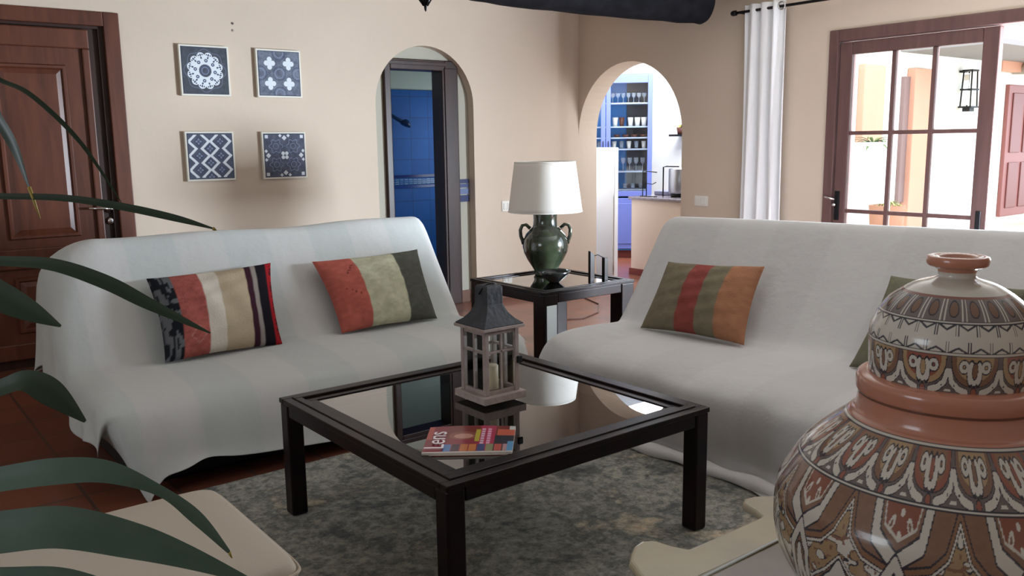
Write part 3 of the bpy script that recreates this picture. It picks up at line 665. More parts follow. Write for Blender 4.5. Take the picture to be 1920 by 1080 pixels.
sofa = thing('sofa', 'low black-based sofa under a pale throw below the four pictures', 'sofa', (-3.7, -2.1, 0))
MB().box(-4.62, -2.80, -2.46, -1.62, .0, .20).build('base', m_black, sofa, bevel=.015)
MB().box(-4.62, -2.76, -2.55, -1.93, .21, .352).build('seat_mattress', m_mat, sofa, bevel=.05, seg=3)
MB().prism([(-1.93, .37), (-1.60, .87), (-1.49, .87), (-1.46, .80), (-1.72, .30), (-1.85, .22)], -4.50, -2.82, axis='x').build('backrest', m_mat, sofa, bevel=.03, seg=3)

prof = [(-1.40, .30), (-1.39, .48), (-1.395, .70), (-1.415, .85), (-1.47, .905), (-1.55, .924), (-1.605, .905), (-1.66, .83), (-1.79, .62), (-1.90, .44), (-1.945, .388),
        (-2.02, .380), (-2.16, .386), (-2.32, .385), (-2.46, .378), (-2.545, .352), (-2.59, .30), (-2.612, .22), (-2.625, .13), (-2.64, .085)]
NB, NS = 11, 16       # rows of the back, of back+seat
Pr = smooth_rows(prof, 3); s_idx = np.linspace(0, len(prof)-1, len(Pr))
def Lcloth():
    nmain = 60; xl, xr = -4.63, -2.75
    side = [(.0, 0), (.05, .02), (.09, .07), (.11, .16), (.12, .3), (.125, .5), (.13, .72), (.135, .9), (.14, 1.0)]
    cols = []
    rs = np.random.RandomState(3)
    def row(xm, k=None, end=0):
        out = []
        for (y, z), s in zip(Pr, s_idx):
            back = s < NB-1
            inset = 0
            if back: inset = .11*max(0, min(1, (z-.45)/.45)) if end == -1 else -.0
            front = s > 15
            x = xm; zz = z; yy = y
            if k is None:
                u = (xm-xl)/(xr-xl)
                inl = inset*(1-u) ; x = xm+inl
                # hem line and gentle sag
                if front:
                    w = (s-15)/4.0
                    hem = .035*math.sin(u*9)*.4-.10*math.exp(-((xm+4.635)/.04)**2)+.03*math.exp(-((xm+4.40)/.12)**2)-.02*u
                    zz = z+hem*w**1.5; yy = y-.022*w*math.exp(-((xm+4.50)/.1)**2)+.012*w*math.sin(xm*34)*math.exp(-((xm+4.5)/.22)**2)
                zz += .006*math.sin(xm*7+y*5)*(1 if not front else 0)-(.012*math.sin(u*PI) if (s < 7 and s > 3) else 0)
                if 10 < s < 15: zz += .006*math.sin(xm*3.1+1)*math.cos(y*6)
            else:
                ox, dn = side[k]
                if back: zlow = .30+.03*math.sin(y*20)
                elif not front: zlow = .19+.02*math.sin(y*15)
                else: zlow = .19
                e0 = inset if end == -1 else 0
                if not front:
                    zl = min(zlow, z)
                    zz = z-(z-zl)*dn
                    rip = .012*math.sin(y*26+dn*3)*dn
                    if end == -1: x = xl+e0-(ox+e0*min(1, dn*5))+rip
                    else: x = xr+(ox*.5)+rip*.5
                    if s < 6: yy = y+.02*dn
                else:
                    w = (s-15)/4.0; f = min(1, w)
                    sq = 1-.75*f
                    if end == -1: x = xl-ox*sq*.9+.02*f
                    else: x = xr+ox*.4
                    low = .185+.02*math.sin(k)
                    zt = max(z, low) if dn > .5 else z
                    z_at0 = z+(-.10*math.exp(-((xl+4.635)/.04)**2))*w**1.5
                    zz = z_at0+(max(z, .20)-z_at0)*dn*f - (1-f)*(z-.20)*dn*.8
                    yy = y+dn*.20*f+dn*.12*(1-f)
            out.append((x, yy, zz))
        return out
    for k in range(len(side)-1, 0, -1): cols.append(row(xl, k, -1))
    for i in range(nmain+1):
        xm = xl+(xr-xl)*i/nmain; cols.append(row(xm, None, -1))
    for k in range(1, len(side)): cols.append(row(xr, k, 1))
    return np.transpose(np.array(cols), (1, 0, 2))
m_throwL = throw_mat('throw_white', lin(192, 191, 189), lin(184, 187, 185), 0, .235, .02)
tag(grid_mesh('throw_cover', Lcloth(), m_throwL, subsurf=1, solid=.004), 'pale striped throw draped over the sofa below the pictures', 'throw')

# right sofa, runs towards the camera on the right
sofa2 = thing('sofa', 'sofa under a plain white throw in front of the terrace door', 'sofa', (-2.1, -4.0, 0))
shift = lambda y: .087*(-2.80-y)
def slab(prof2, y0, y1, sh0, sh1, name, par, m, bev):
    vs = [(x+sh0, y0, z) for x, z in prof2]+[(x+(sh1(z) if callable(sh1) else sh1), y1, z) for x, z in prof2]; n = len(prof2)
    fs = [list(range(n)), list(range(n, 2*n))[::-1]]+[(i, (i+1) % n, n+(i+1) % n, n+i) for i in range(n)]
    return MB().add(vs, fs).build(name, m, par, bevel=bev, seg=3)
slab([(-2.60, .02), (-1.8, .02), (-1.8, .2), (-2.60, .2)], -2.84, -5.05, 0, .02, 'base', sofa2, m_black, .01)
slab([(-2.64, .21), (-2.14, .21), (-2.14, .352), (-2.64, .352)], -2.83, -5.08, 0, .10, 'seat_mattress', sofa2, m_mat, .05)
slab([(-2.11, .37), (-1.77, .87), (-1.69, .87), (-1.66, .8), (-1.9, .3), (-2.0, .22)], -2.80, -5.08, .0, lambda z: (.24 + .23*max(0, min(1, (z-.38)/.5))), 'backrest', sofa2, m_mat, .03)
profR = [(-1.60, .10), (-1.60, .40), (-1.61, .72), (-1.63, .86), (-1.675, .905), (-1.745, .922), (-1.80, .90), (-1.86, .81), (-1.98, .61), (-2.10, .43), (-2.15, .385),
         (-2.22, .380), (-2.36, .387), (-2.52, .386), (-2.65, .372), (-2.735, .330), (-2.765, .26), (-2.765, .17), (-2.75, .085), (-2.755, .035), (-2.80, .014)]
PrR = smooth_rows(profR, 3); sR = np.linspace(0, len(profR)-1, len(PrR))
def Rcloth():
    yl, yr = -2.72, -5.12; nm = 70
    side = [(0, 0), (.035, .02), (.06, .08), (.075, .2), (.08, .4), (.08, .7), (.08, 1)]
    cols = []
    def sh(s, y):
        d = yl-y
        if s < 6.5: return .19*d
        if s < 10: t = (s-6.5)/3.5; return (.19*(1-t)+.087*t)*d
        if s < 15: t = (s-10)/5; return (.087*(1-t)-.0*t)*d
        return -.0*d
    def pt(s, x, z, y, k, end):
        X = x+sh(s, y); Z = z; Y = y
        if k is None:
            u = (yl-y)/(yl-yr)
            if 3 < s < 7: Z += .012*math.sin(u*2.5*PI)*.2+.02*u
            if s >= 15: X += .008*math.sin(y*11+1)+.006*math.sin(y*23)
            if s > 18.2: X += .018*math.sin(y*5+1.0)-.01; Z += .006*math.sin(y*17)+.004
            if 10 < s < 15: Z += .005*math.sin(y*4)
            # rounded front corner at the left end
            c = max(0, 1-(yl-y)/.22)
            if s > 12.5: X += .07*c*c*min(1, (s-12.5)/2.5)
        else:
            oy, dn = side[k]
            zl = .03+.01*math.sin(x*9)
            if s > 12.5: X += .07*min(1, (s-12.5)/2.5)
            Y = y+end*oy+.008*math.sin(x*18)*dn; Z = z-(z-min(zl, z))*dn
            if s < 7: X += 0
        return (X, Y, Z)
    for k in range(len(side)-1, 0, -1): cols.append([pt(s, x, z, yl, k, 1) for (x, z), s in zip(PrR, sR)])
    for i in range(nm+1):
        y = yl+(yr-yl)*i/nm; cols.append([pt(s, x, z, y, None, 0) for (x, z), s in zip(PrR, sR)])
    for k in range(1, len(side)): cols.append([pt(s, x, z, yr, k, -1) for (x, z), s in zip(PrR, sR)])
    return np.transpose(np.array(cols), (1, 0, 2))
m_throwR = throw_mat('throw_plain', lin(196, 194, 194), lin(192, 190, 190), 1, .3)
tag(grid_mesh('throw_cover', Rcloth(), m_throwR, subsurf=1, solid=.004), 'plain white throw over the sofa in front of the terrace door', 'throw')

hem = []
for i in range(60):
    y = -2.95-i*.036; hem.append((-2.80+.010*math.sin(y*6)-.012*math.sin(y*2.1), y, .034+.004*math.sin(y*15)))
thr2 = bpy.data.objects['throw_cover.001']
hm_ = MB().tube(hem, [.006]+[.027+.004*math.sin(i*.9) for i in range(58)]+[.006], 12).build('hem_roll', mat('white_hem', lin(232, 228, 228), .8, bump=.2, bscale=40), thr2)
hm_['label'] = 'bright white rolled hem along the floor'
# ------------------------------------------------------------ cushions
def cushion(lab, bl, br, tr, tl, out, thick, fn, n=72):
    bl, br, tr, tl, out = [np.array(q, float) for q in (bl, br, tr, tl, out)]; out /= np.linalg.norm(out)
    u = np.linspace(0, 1, n); U, V = np.meshgrid(u, u)
    base = (bl[None, None]*((1-U)*(1-V))[..., None]+br[None, None]*(U*(1-V))[..., None]+tr[None, None]*(U*V)[..., None]+tl[None, None]*((1-U)*V)[..., None])
    # edges bow inwards between the corners
    mid = base.mean((0, 1)); eu = 4*U*(1-U); ev = 4*V*(1-V)
    hu = (br-bl)/np.linalg.norm(br-bl); hv = (tl-bl)/np.linalg.norm(tl-bl)
    base = base+hu[None, None]*(-(U-.5)*2*ev*.018*1)[..., None]+hv[None, None]*(-(V-.5)*2*eu*.014)[..., None]
    puff = (np.clip(eu, 0, 1)**.5*np.clip(ev, 0, 1)**.5)**.9
    wr = .004*np.sin(U*23+V*9)*ev*eu+.003*np.sin(V*31-U*12)*eu
    col = fn(U, V)*.86
    t = thing('cushion', lab, 'cushion', tuple((bl+br)/2))
    m = paint_mat('cushion_fabric', .95, bump=.35, bscale=160, spec=.1)
    fr = base+out*(puff*thick*.62+wr)[..., None]; bk = base-out*(puff*thick*.30)[..., None]
    grid_mesh('cushion_front', fr, m, t, col)
    grid_mesh('cushion_back', bk[:, ::-1], m, t, col[:, ::-1])
    return t
def stripes(spec):
    def f(U, V):
        A = np.zeros(U.shape+(3,)); 
        for a, b, c in spec: A[(U >= a) & (U <= b)] = L3(*c)
        return A
    return f
def fL1(U, V):
    A = stripes([(0, .145, (34, 36, 42)), (.145, .36, (168, 92, 84)), (.36, .50, (214, 204, 190)), (.50, .735, (186, 168, 142)), (.735, .79, (62, 34, 46)), (.79, .845, (150, 140, 134)), (.845, .93, (30, 26, 32)), (.93, 1, (158, 34, 40))])(U, V)
    nz = vnoise(U*60+4, V*14+3, 4); m = (U < .145) & (nz > .55); A[m] = L3(104, 106, 110)
    nz2 = vnoise(U*40, V*40, 8); m = (U > .145) & (U < .36); A[m] *= (.8+.4*nz2[m])[:, None]
    d = np.abs(np.abs(U-.27)*2.2+np.abs(V-.2)*1.5-.14); A[(d < .013) & m] = L3(190, 130, 120)
    A[(U > .97) & (vnoise(U*90, V*60, 3) > .5)] = L3(60, 24, 30); return A
def fL2(U, V):
    A = stripes([(0, .30, (182, 98, 86)), (.30, .70, (190, 188, 162)), (.70, 1, (86, 86, 78))])(U, V)
    nz = vnoise(U*30+1, V*30, 14); A *= (.86+.28*nz)[..., None]
    for k in range(4):
        A[np.hypot(U-(.20+.02*k), (V-(.74+.035*k))) < .010] = L3(110, 50, 46); A[np.hypot(U-(.13+.035*k), (V-(.52-.03*k))) < .010] = L3(110, 50, 46)
    return A
def fR1(U, V):
    A = stripes([(0, .36, (128, 118, 98)), (.36, .56, (148, 78, 72)), (.56, .74, (128, 120, 100)), (.74, 1, (172, 122, 94))])(U, V)
    nz = vnoise(U*24+1, V*24, 24); A *= (.9+.2*nz)[..., None]; return A
def fR2(U, V):
    A = stripes([(0, .4, (120, 118, 100)), (.4, .62, (146, 76, 70)), (.62, 1, (120, 118, 100))])(U, V); A *= (.9+.2*vnoise(U*24+1, V*24, 34))[..., None]; return A
zb = .392
cushion('striped cushion of black, dusty red, cream, tan and crimson bands', (-4.365, -2.05, zb), (-3.81, -2.05, zb), (-3.745, -1.80, .762), (-4.35, -1.80, .745), (0, -.86, .5), .15, fL1)
cushion('three-band cushion of coral red, pale green and dark olive', (-3.478, -2.02, zb), (-2.895, -2.02, zb), (-2.875, -1.80, .757), (-3.515, -1.79, .745), (0, -.86, .5), .15, fL2)
cushion('olive cushion with red band and orange end on the white throw', (-2.24, -2.93, zb), (-2.16, -3.52, zb), (-1.93, -3.455, .737), (-2.08, -2.97, .727), (-.86, -.1, .5), .15, fR1)
cushion('olive green cushion mostly hidden behind the big painted jar', (-2.15, -4.05, zb), (-2.08, -4.60, zb), (-1.80, -4.60, .75), (-1.85, -4.05, .75), (-.86, -.1, .5), .15, fR2)

# ------------------------------------------------------------ tables
def table(name, lab, x0, y0, side, h, leg, rim, rz=0, apron=.065, reflect=None):
    t = thing(name, lab, 'table', (x0, y0, 0)); T = Matrix.Translation((x0, y0, 0)) @ Matrix.Rotation(rz, 4, 'Z')
    x1 = y1 = side
    fr = MB(); g = .012
    def ringbox(i0, i1, za, zb_):
        fr.box(i0, x1-i0, i0, i1, za, zb_, T=T); fr.box(i0, x1-i0, y1-i1, y1-i0, za, zb_, T=T); fr.box(i0, i1, i1, y1-i1, za, zb_, T=T); fr.box(x1-i1, x1-i0, i1, y1-i1, za, zb_, T=T)
    ringbox(0, rim*.34, h-.022, h-.004); ringbox(rim*.34, rim*.62, h-.022, h); ringbox(rim*.62, rim, h-.022, h-.008)
    fr.build('top_frame', m_dark, t, bevel=.003)
    ap = MB()
    for a, b, c, d in ((leg, x1-leg, .006, .03), (leg, x1-leg, y1-.03, y1-.006), (.006, .03, leg, y1-leg), (x1-.03, x1-.006, leg, y1-leg)): ap.box(a, b, c, d, h-apron, h-.022, T=T)
    ap.build('apron', m_dark, t, bevel=.004)
    for a, b in ((0, 0), (x1-leg, 0), (0, y1-leg), (x1-leg, y1-leg)):
        MB().box(a+.003, a+leg-.003, b+.003, b+leg-.003, .0125 if name == 'coffee_table' else 0, h-.022, T=T).build('leg', m_dark, t, bevel=.006)
    MB().box(rim-.004, x1-rim+.004, rim-.004, y1-rim+.004, h-.020, h-.012, T=T).build('glass_top', m_tglass, t)
    return t
table('coffee_table', 'large dark wooden coffee table with smoked glass top', -4.261, -4.159, 1.08, .452, .066, .10, math.radians(.29))
et = table('side_table', 'dark wooden glass-topped side table standing between the sofas', -2.312, -2.246, .735, .50, .11, .085, 0, .075)
MB().box(-2.292, -2.218, -2.2465, -2.242, .02, .415).build('reflection_strip', mat('pale_strip', lin(236, 248, 252), .15, coat=.5), et)  # reflection on the glossy leg, put in as a pale strip
et.children[-1]['label'] = 'pale blue strip painted as a reflection down the near leg'

# ------------------------------------------------------------ lamp, bowl, holder on the side table
lx, ly = -1.8265, -1.683
lp = thing('table_lamp', 'table lamp with white drum shade and dark green two-handled jar base', 'lamp', (lx, ly, .488))
mj = mat('green_glaze', lin(26, 32, 26), .16, coat=.8, col2=lin(62, 72, 52), nscale=7)
nt = mj.node_tree
MB().lathe([(.070, 0), (.078, .012), (.074, .03), (.088, .055), (.118, .10), (.142, .15), (.150, .19), (.144, .235), (.128, .27), (.100, .30), (.084, .315), (.079, .33), (.076, .36), (.078, .395), (.082, .405), (.070, .41)], 40, (lx, ly, .489)).build('jar_base', mj, lp)
R2 = Vector((.788, -.615, 0)).normalized()
for s in (-1, 1):
    pts = [Vector((lx, ly, 0))+R2*s*a+Vector((0, 0, z)) for a, z in ((.098, .795), (.125, .820), (.150, .815), (.163, .785), (.160, .745), (.148, .715), (.140, .695))]
    MB().tube(pts, [.012, .011, .011, .012, .012, .013, .015], 10).build('handle', mj, lp)
MB().lathe([(.012, 0), (.012, .10)], 12, (lx, ly, .895)).build('socket_stem', m_iron, lp)
ms = mat('lamp_shade_fabric', lin(236, 233, 228), .9)
ms.node_tree.nodes['Principled BSDF'].inputs['Transmission Weight'].default_value = 0
b_ = ms.node_tree.nodes['Principled BSDF']; tr_ = ms.node_tree.nodes.new('ShaderNodeBsdfTranslucent'); tr_.inputs[0].default_value = lin(240, 232, 222)
mx_ = ms.node_tree.nodes.new('ShaderNodeMixShader'); mx_.inputs[0].default_value = .35; o_ = ms.node_tree.nodes['Material Output']
ms.node_tree.links.new(b_.outputs[0], mx_.inputs[1]); ms.node_tree.links.new(tr_.outputs[0], mx_.inputs[2]); ms.node_tree.links.new(mx_.outputs[0], o_.inputs[0])
th = np.linspace(0, 2*PI, 64, endpoint=False); zz = np.linspace(.903, 1.224, 12)
P = np.stack([lx+np.outer(np.interp(zz, (.903, 1.224), (.2405, .197)), np.cos(th)), ly+np.outer(np.interp(zz, (.903, 1.224), (.2405, .197)), np.sin(th)), np.repeat(zz[:, None], 64, 1)], -1)
grid_mesh('lamp_shade', P, ms, lp, wrap=True, solid=.003)
MB().tube([(lx+.196*math.cos(a), ly+.196*math.sin(a), 1.222) for a in th], .003, 6, closed=True).tube([(lx+.2395*math.cos(a), ly+.2395*math.sin(a), .905) for a in th], .003, 6, closed=True).tube([(lx-.19, ly, 1.2), (lx+.19, ly, 1.2)], .003, 6).tube([(lx, ly, .99), (lx, ly, 1.2)], .004, 6).build('shade_rings', m_plastic, lp)
MB().lathe([(.012, 0), (.03, .03), (.032, .06), (.018, .09), (.004, .1)], 16, (lx, ly, .995)).build('bulb', mat('bulb_glass', lin(235, 235, 230), .2), lp)
bx0, by0 = -1.985, -1.955
tag(MB().lathe([(.030, 0), (.036, .004), (.055, .02), (.085, .048), (.102, .070), (.098, .071), (.08, .05), (.05, .024), (.0, .016)], 36, (bx0, by0, .489)).build('bowl', mat('dark_bowl_glaze', lin(26, 30, 30), .25, coat=.5), None), 'small dark bowl in front of the lamp base', 'bowl')
hd = thing('letter_holder', 'small holder of two dark wooden uprights joined by wire', 'holder', (-1.80, -2.13, .489))
MB().prism([(-1.868, .489), (-1.832, .489), (-1.832, .665), (-1.868, .690)], -2.155, -2.135, axis='y').build('upright', m_dark, hd, bevel=.002)
MB().prism([(-1.758, .489), (-1.728, .489), (-1.728, .640), (-1.758, .640)], -2.165, -2.14, axis='y').build('upright', m_dark, hd, bevel=.002)
MB().tube([(-1.84, -2.145, .655), (-1.80, -2.15, .662), (-1.745, -2.15, .636)], .003, 6).build('wire', m_iron, hd)
MB().tube([(-1.85, -2.145, .52), (-1.745, -2.15, .52)], .003, 6).build('wire', m_iron, hd)
# thin cable on the floor behind the side table
tag(MB().tube([(-1.3, -1.0, .006), (-1.0, -1.15, .006), (-.75, -1.05, .006), (-.5, -.8, .006), (-.35, -.4, .006)], .005, 6).build('floor_cable', mat('cable_dark', lin(90, 60, 50), .6)), 'thin cable lying on the tiles behind the side table', 'cable')

# ------------------------------------------------------------ lantern and magazine on the coffee table
LX, LY, LZ = -3.680, -3.572, .4525
la = thing('candle_lantern', 'whitewashed wooden candle lantern with grey pagoda roof on the coffee table', 'lantern', (LX, LY, LZ))
m_ww = mat('whitewash_wood', lin(158, 142, 136), .8, noise=.12, nscale=30, bump=.2, bscale=60)
m_roof = mat('lantern_roof', lin(54, 55, 60), .7, noise=.2, nscale=20, bump=.3, bscale=50)
def lb(*a): return MB().box(a[0]+LX, a[1]+LX, a[2]+LY, a[3]+LY, a[4]+LZ, a[5]+LZ)
b = .092; lb(-b, b, -b, b, 0, .026).build('base', m_ww, la, bevel=.003)
c = .074; po = MB()
for sx in (-1, 1):
    for sy in (-1, 1):
        po.box(LX+sx*c, LX+sx*(c-.017), LY+sy*c, LY+sy*(c-.017), LZ+.026, LZ+.255)
po.build('corner_posts', m_ww, la, bevel=.002)
for k in range(4):
    T = Matrix.Translation((LX, LY, LZ)) @ Matrix.Rotation(k*PI/2, 4, 'Z'); q = c-.004; i = c-.017
    fr = MB().box(-i, i, -q, -q+.009, .026, .040, T=T).box(-i, i, -q, -q+.009, .238, .255, T=T).box(-.0045, .0045, -q, -q+.009, .04, .238, T=T).box(-i, i, -q, -q+.009, .172, .181, T=T)
    p = fr.build('window_frame', m_ww, la, bevel=.0015)
    MB().box(-i, i, -q+.003, -q+.005, .04, .238, T=T).build('pane', m_glass, p)
lb(.062, .082, -.083, -.074, .125, .150).build('latch', m_iron, la, bevel=.002)
lb(-.090, .090, -.090, .090, .255, .266).build('cornice', m_ww, la, bevel=.002)
rf = MB(); rr = [(.088, .266), (.086, .270), (.066, .285), (.050, .305), (.040, .325), (.036, .338), (.035, .396), (.030, .403), (.010, .407)]
vs = []; fs = []
for r, z in rr: vs += [(LX-r, LY-r, LZ+z), (LX+r, LY-r, LZ+z), (LX+r, LY+r, LZ+z), (LX-r, LY+r, LZ+z)]
for j in range(len(rr)-1):
    for i in range(4): fs.append((j*4+i, j*4+(i+1) % 4, j*4+4+(i+1) % 4, j*4+4+i))
fs.append((0, 3, 2, 1)); fs.append(tuple(len(vs)-4+i for i in range(4)))
rf.add(vs, fs).build('roof', m_roof, la, bevel=.003)
MB().tube([(LX-.04, LY, LZ+.375)]+[(LX+.048*math.cos(a), LY-.015*math.sin(a), LZ+.36+.05*math.sin(a)) for a in np.linspace(PI*.9, .1*PI, 9)]+[(LX+.045, LY, LZ+.36)], .003, 6).build('carry_ring', m_iron, la)
MB().lathe([(.028, 0), (.030, .004), (.030, .085), (.026, .088), (.0, .086)], 24, (LX, LY, LZ+.0265)).build('candle', mat('cream_wax', lin(222, 204, 176), .5), la)

# magazine: magenta cover, title lettering, small pictures
mg = thing('magazine', 'glossy magazine with red and pink cover on the coffee table', 'magazine', (-4.0, -3.9, .441))
A0 = np.array([-4.180, -3.906]); A1 = np.array([-4.030, -3.722]); B0 = np.array([-3.968, -4.066]) ; B1 = np.array([-3.815, -3.890])
zt = .4405; n1, n2 = 150, 170
v = np.linspace(0, 1, n2); u = np.linspace(0, 1, n1); Um, Vm = np.meshgrid(u, v)     # U: across the magazine (A0->A1), V: from spine side A to B
xy = A0*(1-Um[..., None])*(1-Vm[..., None])+A1*Um[..., None]*(1-Vm[..., None])+B0*(1-Um[..., None])*Vm[..., None]+B1*Um[..., None]*Vm[..., None]
M_ = np.ones(Um.shape+(3,))*L3(150, 36, 56)
M_[(Vm > .22) & (Um > .5)] = L3(128, 44, 40)
M_[np.hypot((Vm-.42)*1.0, (Um-.62)*1.1) < .17] = L3(150, 84, 70)
M_[(np.hypot((Vm-.42), (Um-.60)*1.2) < .11)] = L3(206, 150, 132)
M_[(Vm > .78) & (Um < .62)] = L3(36, 40, 52); M_[(Vm > .80) & (Um > .62) & (Um < .86)] = L3(206, 96, 70)
M_[(Vm > .60) & (Vm < .78)] = L3(186, 40, 84)
M_[(np.abs(Vm-.58) < .025) & (Um > .4) & (Um < .85)] = L3(196, 180, 60)
for vv, c in ((.64, (230, 200, 216)), (.71, (236, 176, 206))):
    for q in range(7): M_[(np.abs(Vm-vv) < .022) & (np.abs(Um-(.34+.085*q)) < .03)] = L3(*c)
for q, c in enumerate(((90, 140, 200), (60, 40, 60), (206, 120, 60), (214, 130, 70), (70, 80, 130), (150, 150, 110), (200, 90, 80), (190, 150, 150))):
    v0 = .22+q*.095; M_[(Vm > v0) & (Vm < v0+.085) & (Um > .06) & (Um < .30)] = L3(*c)
M_[(Vm > .93) & (Um > .05) & (Um < .4)] = L3(96, 160, 205); M_[(Vm > .93) & (Um > .85)] = L3(210, 210, 205)
M_[(Um < .05)] = L3(205, 196, 190); M_[(Vm < .06) & (Um > .5)] = L3(200, 90, 80)
P = np.concatenate([xy, np.full(xy.shape[:2]+(1,), zt+.0095)], -1); P[..., 2] += .004*np.sin(Vm*PI)*Um
grid_mesh('cover', P, paint_mat('magazine_cover', .3, coat=.3), mg, M_*.8)
q = [tuple(a) for a in (A0, B0, B1, A1)]
MB().prism([(a[0]*.997+(-4.0)*.003, a[1]*.997+(-3.9)*.003) for a in q], zt+.0012, zt+.0085).build('pages', mat('paper', lin(206, 196, 182), .7), mg)
MB().prism(q, zt, zt+.0012).build('back_cover', mat('magazine_back', lin(120, 40, 50), .4), mg)
def text(body, size, loc, xdir, ydir, m, parent, name, thick=.0004):
    cu = bpy.data.curves.new(name, 'FONT'); cu.body = body; cu.size = size; cu.extrude = thick; cu.align_x = 'LEFT'
    o = bpy.data.objects.new(name, cu); C.objects.link(o); xd = Vector(xdir).normalized(); yd = Vector(ydir).normalized(); zd = xd.cross(yd)
    o.matrix_world = Matrix.Translation(loc) @ Matrix((xd, yd, zd)).transposed().to_4x4()
    bpy.context.view_layer.update(); dg = bpy.context.evaluated_depsgraph_get(); me = bpy.data.meshes.new_from_object(o.evaluated_get(dg)); mw = o.matrix_world.copy()
    bpy.data.objects.remove(o); me.transform(mw); me.materials.append(m); o2 = bpy.data.objects.new(name, me); C.objects.link(o2); o2.parent = parent; o2.matrix_parent_inverse = parent.matrix_world.inverted()
    return o2
du = Vector((A1[0]-A0[0], A1[1]-A0[1], 0)).normalized(); dv = Vector((B0[0]-A0[0], B0[1]-A0[1], 0)).normalized()
# the title reads along the left edge, its tops towards that edge
text('Lens', .085, Vector((A0[0], A0[1], zt+.0150))+du*.020+dv*.062, du, -dv, mat('title_white', lin(236, 226, 230), .5), mg, 'title')

# ------------------------------------------------------------ pouf at lower left
pf = thing('ottoman', 'cream square ottoman with piped seat at lower left corner', 'ottoman', (-4.99, -3.91, 0))
def softbox(x0, x1, y0, y1, z0, z1, r, dome):
    n = 26; rows = []
    # superellipse outlines stacked
    prof3 = [(1-.00, z0), (1.0, z0+.02), (1.0, z1-.045), (.992, z1-.022), (.97, z1-.007), (.93, z1), (.75, z1+dome*.5), (.45, z1+dome*.85), (.15, z1+dome), (.01, z1+dome)]
    cx, cy, hx, hy = (x0+x1)/2, (y0+y1)/2, (x1-x0)/2, (y1-y0)/2; N = 96
    for s, z in prof3:
        ring = []
        for i in range(N):
            a = 2*PI*i/N; e = 2/ (14 if s > .9 else 8); ca, sa = math.cos(a), math.sin(a)
            ring.append((cx+hx*s*math.copysign(abs(ca)**e, ca), cy+hy*s*math.copysign(abs(sa)**e, sa), z))
        rows.append(ring)
    return np.array(rows)
m_cream = mat('cream_linen', lin(182, 170, 156), .95, bump=.08, bscale=120, spec=.1)
grid_mesh('seat_cushion', softbox(-5.30, -4.690, -4.215, -3.605, .30, .398, .05, .008), m_cream, pf, wrap=True)
MB().box(-5.28, -4.71, -4.195, -3.625, .10, .30).build('box_base', m_cream, pf, bevel=.02)
for x in (-5.25, -4.78):
    for y in (-4.165, -3.695): MB().box(x, x+.04, y, y+.04, .0115, .10).build('leg', m_dark, pf, bevel=.004)
pip = [( p[0], p[1], .372) for p in softbox(-5.302, -4.688, -4.217, -3.603, .30, .398, .05, .01)[1]]
MB().tube(pip, .005, 6, closed=True).build('piping', mat('cream_piping', lin(176, 162, 146), .9), pf)

# ------------------------------------------------------------ scalloped table and jar at lower right
sc = thing('occasional_table', 'cream glossy occasional table with scalloped edge carrying the painted jar', 'table', (-3.995, -5.3, 0))
half = [(-.125, .0), (-.140, .03), (-.150, .075), (-.175, .088), (-.205, .082), (-.235, .062), (-.262, .040), (-.272, .018), (-.284, -.002), (-.296, -.03), (-.298, -.10)]
top_y, bot_y = -4.864, -5.78
o1 = [(-3.995+a, top_y+b_) for a, b_ in half]
o2 = [(-3.995+a, bot_y-b_) for a, b_ in reversed(half)]
o3 = [(-3.995-a, bot_y-b_) for a, b_ in half]; o4 = [(-3.995-a, top_y+b_) for a, b_ in reversed(half)]
outl = o1+o2+o3+o4
m_onyx = mat('cream_lacquer', lin(158, 148, 130), .25, coat=.3, col2=lin(178, 166, 138), nscale=4)
MB().prism(outl, .478, .4995).build('table_top', m_onyx, sc, bevel=.009, seg=3)
ins = MB(); x0, x1, y0, y1 = -4.215, -3.775, -5.68, -4.965
ins.tube([(x0, y1, .502), (x1, y1, .502), (x1, y0, .502), (x0, y0, .502)], .007, 8, closed=True)
ins.build('raised_rim', mat('cream_rim', lin(150, 140, 122), .6), sc)
MB().box(x0+.008, x1-.008, y0+.008, y1-.008, .4995, .5012).build('inset_panel', mat('inset_gloss', lin(120, 110, 102), .2, coat=.3, noise=.15, nscale=6), sc)
MB().box(-4.2, -3.79, -5.69, -4.94, .42, .478).build('apron', m_onyx, sc, bevel=.006)
for x in (-4.17, -3.82):
    for y in (-4.97, -5.66):
        MB().lathe([(.018, 0), (.022, .03), (.016, .06), (.02, .2), (.028, .38), (.03, .42)], 16, (x, y, .0115 if y > -5.6 else 0)).build('leg', m_onyx, sc)

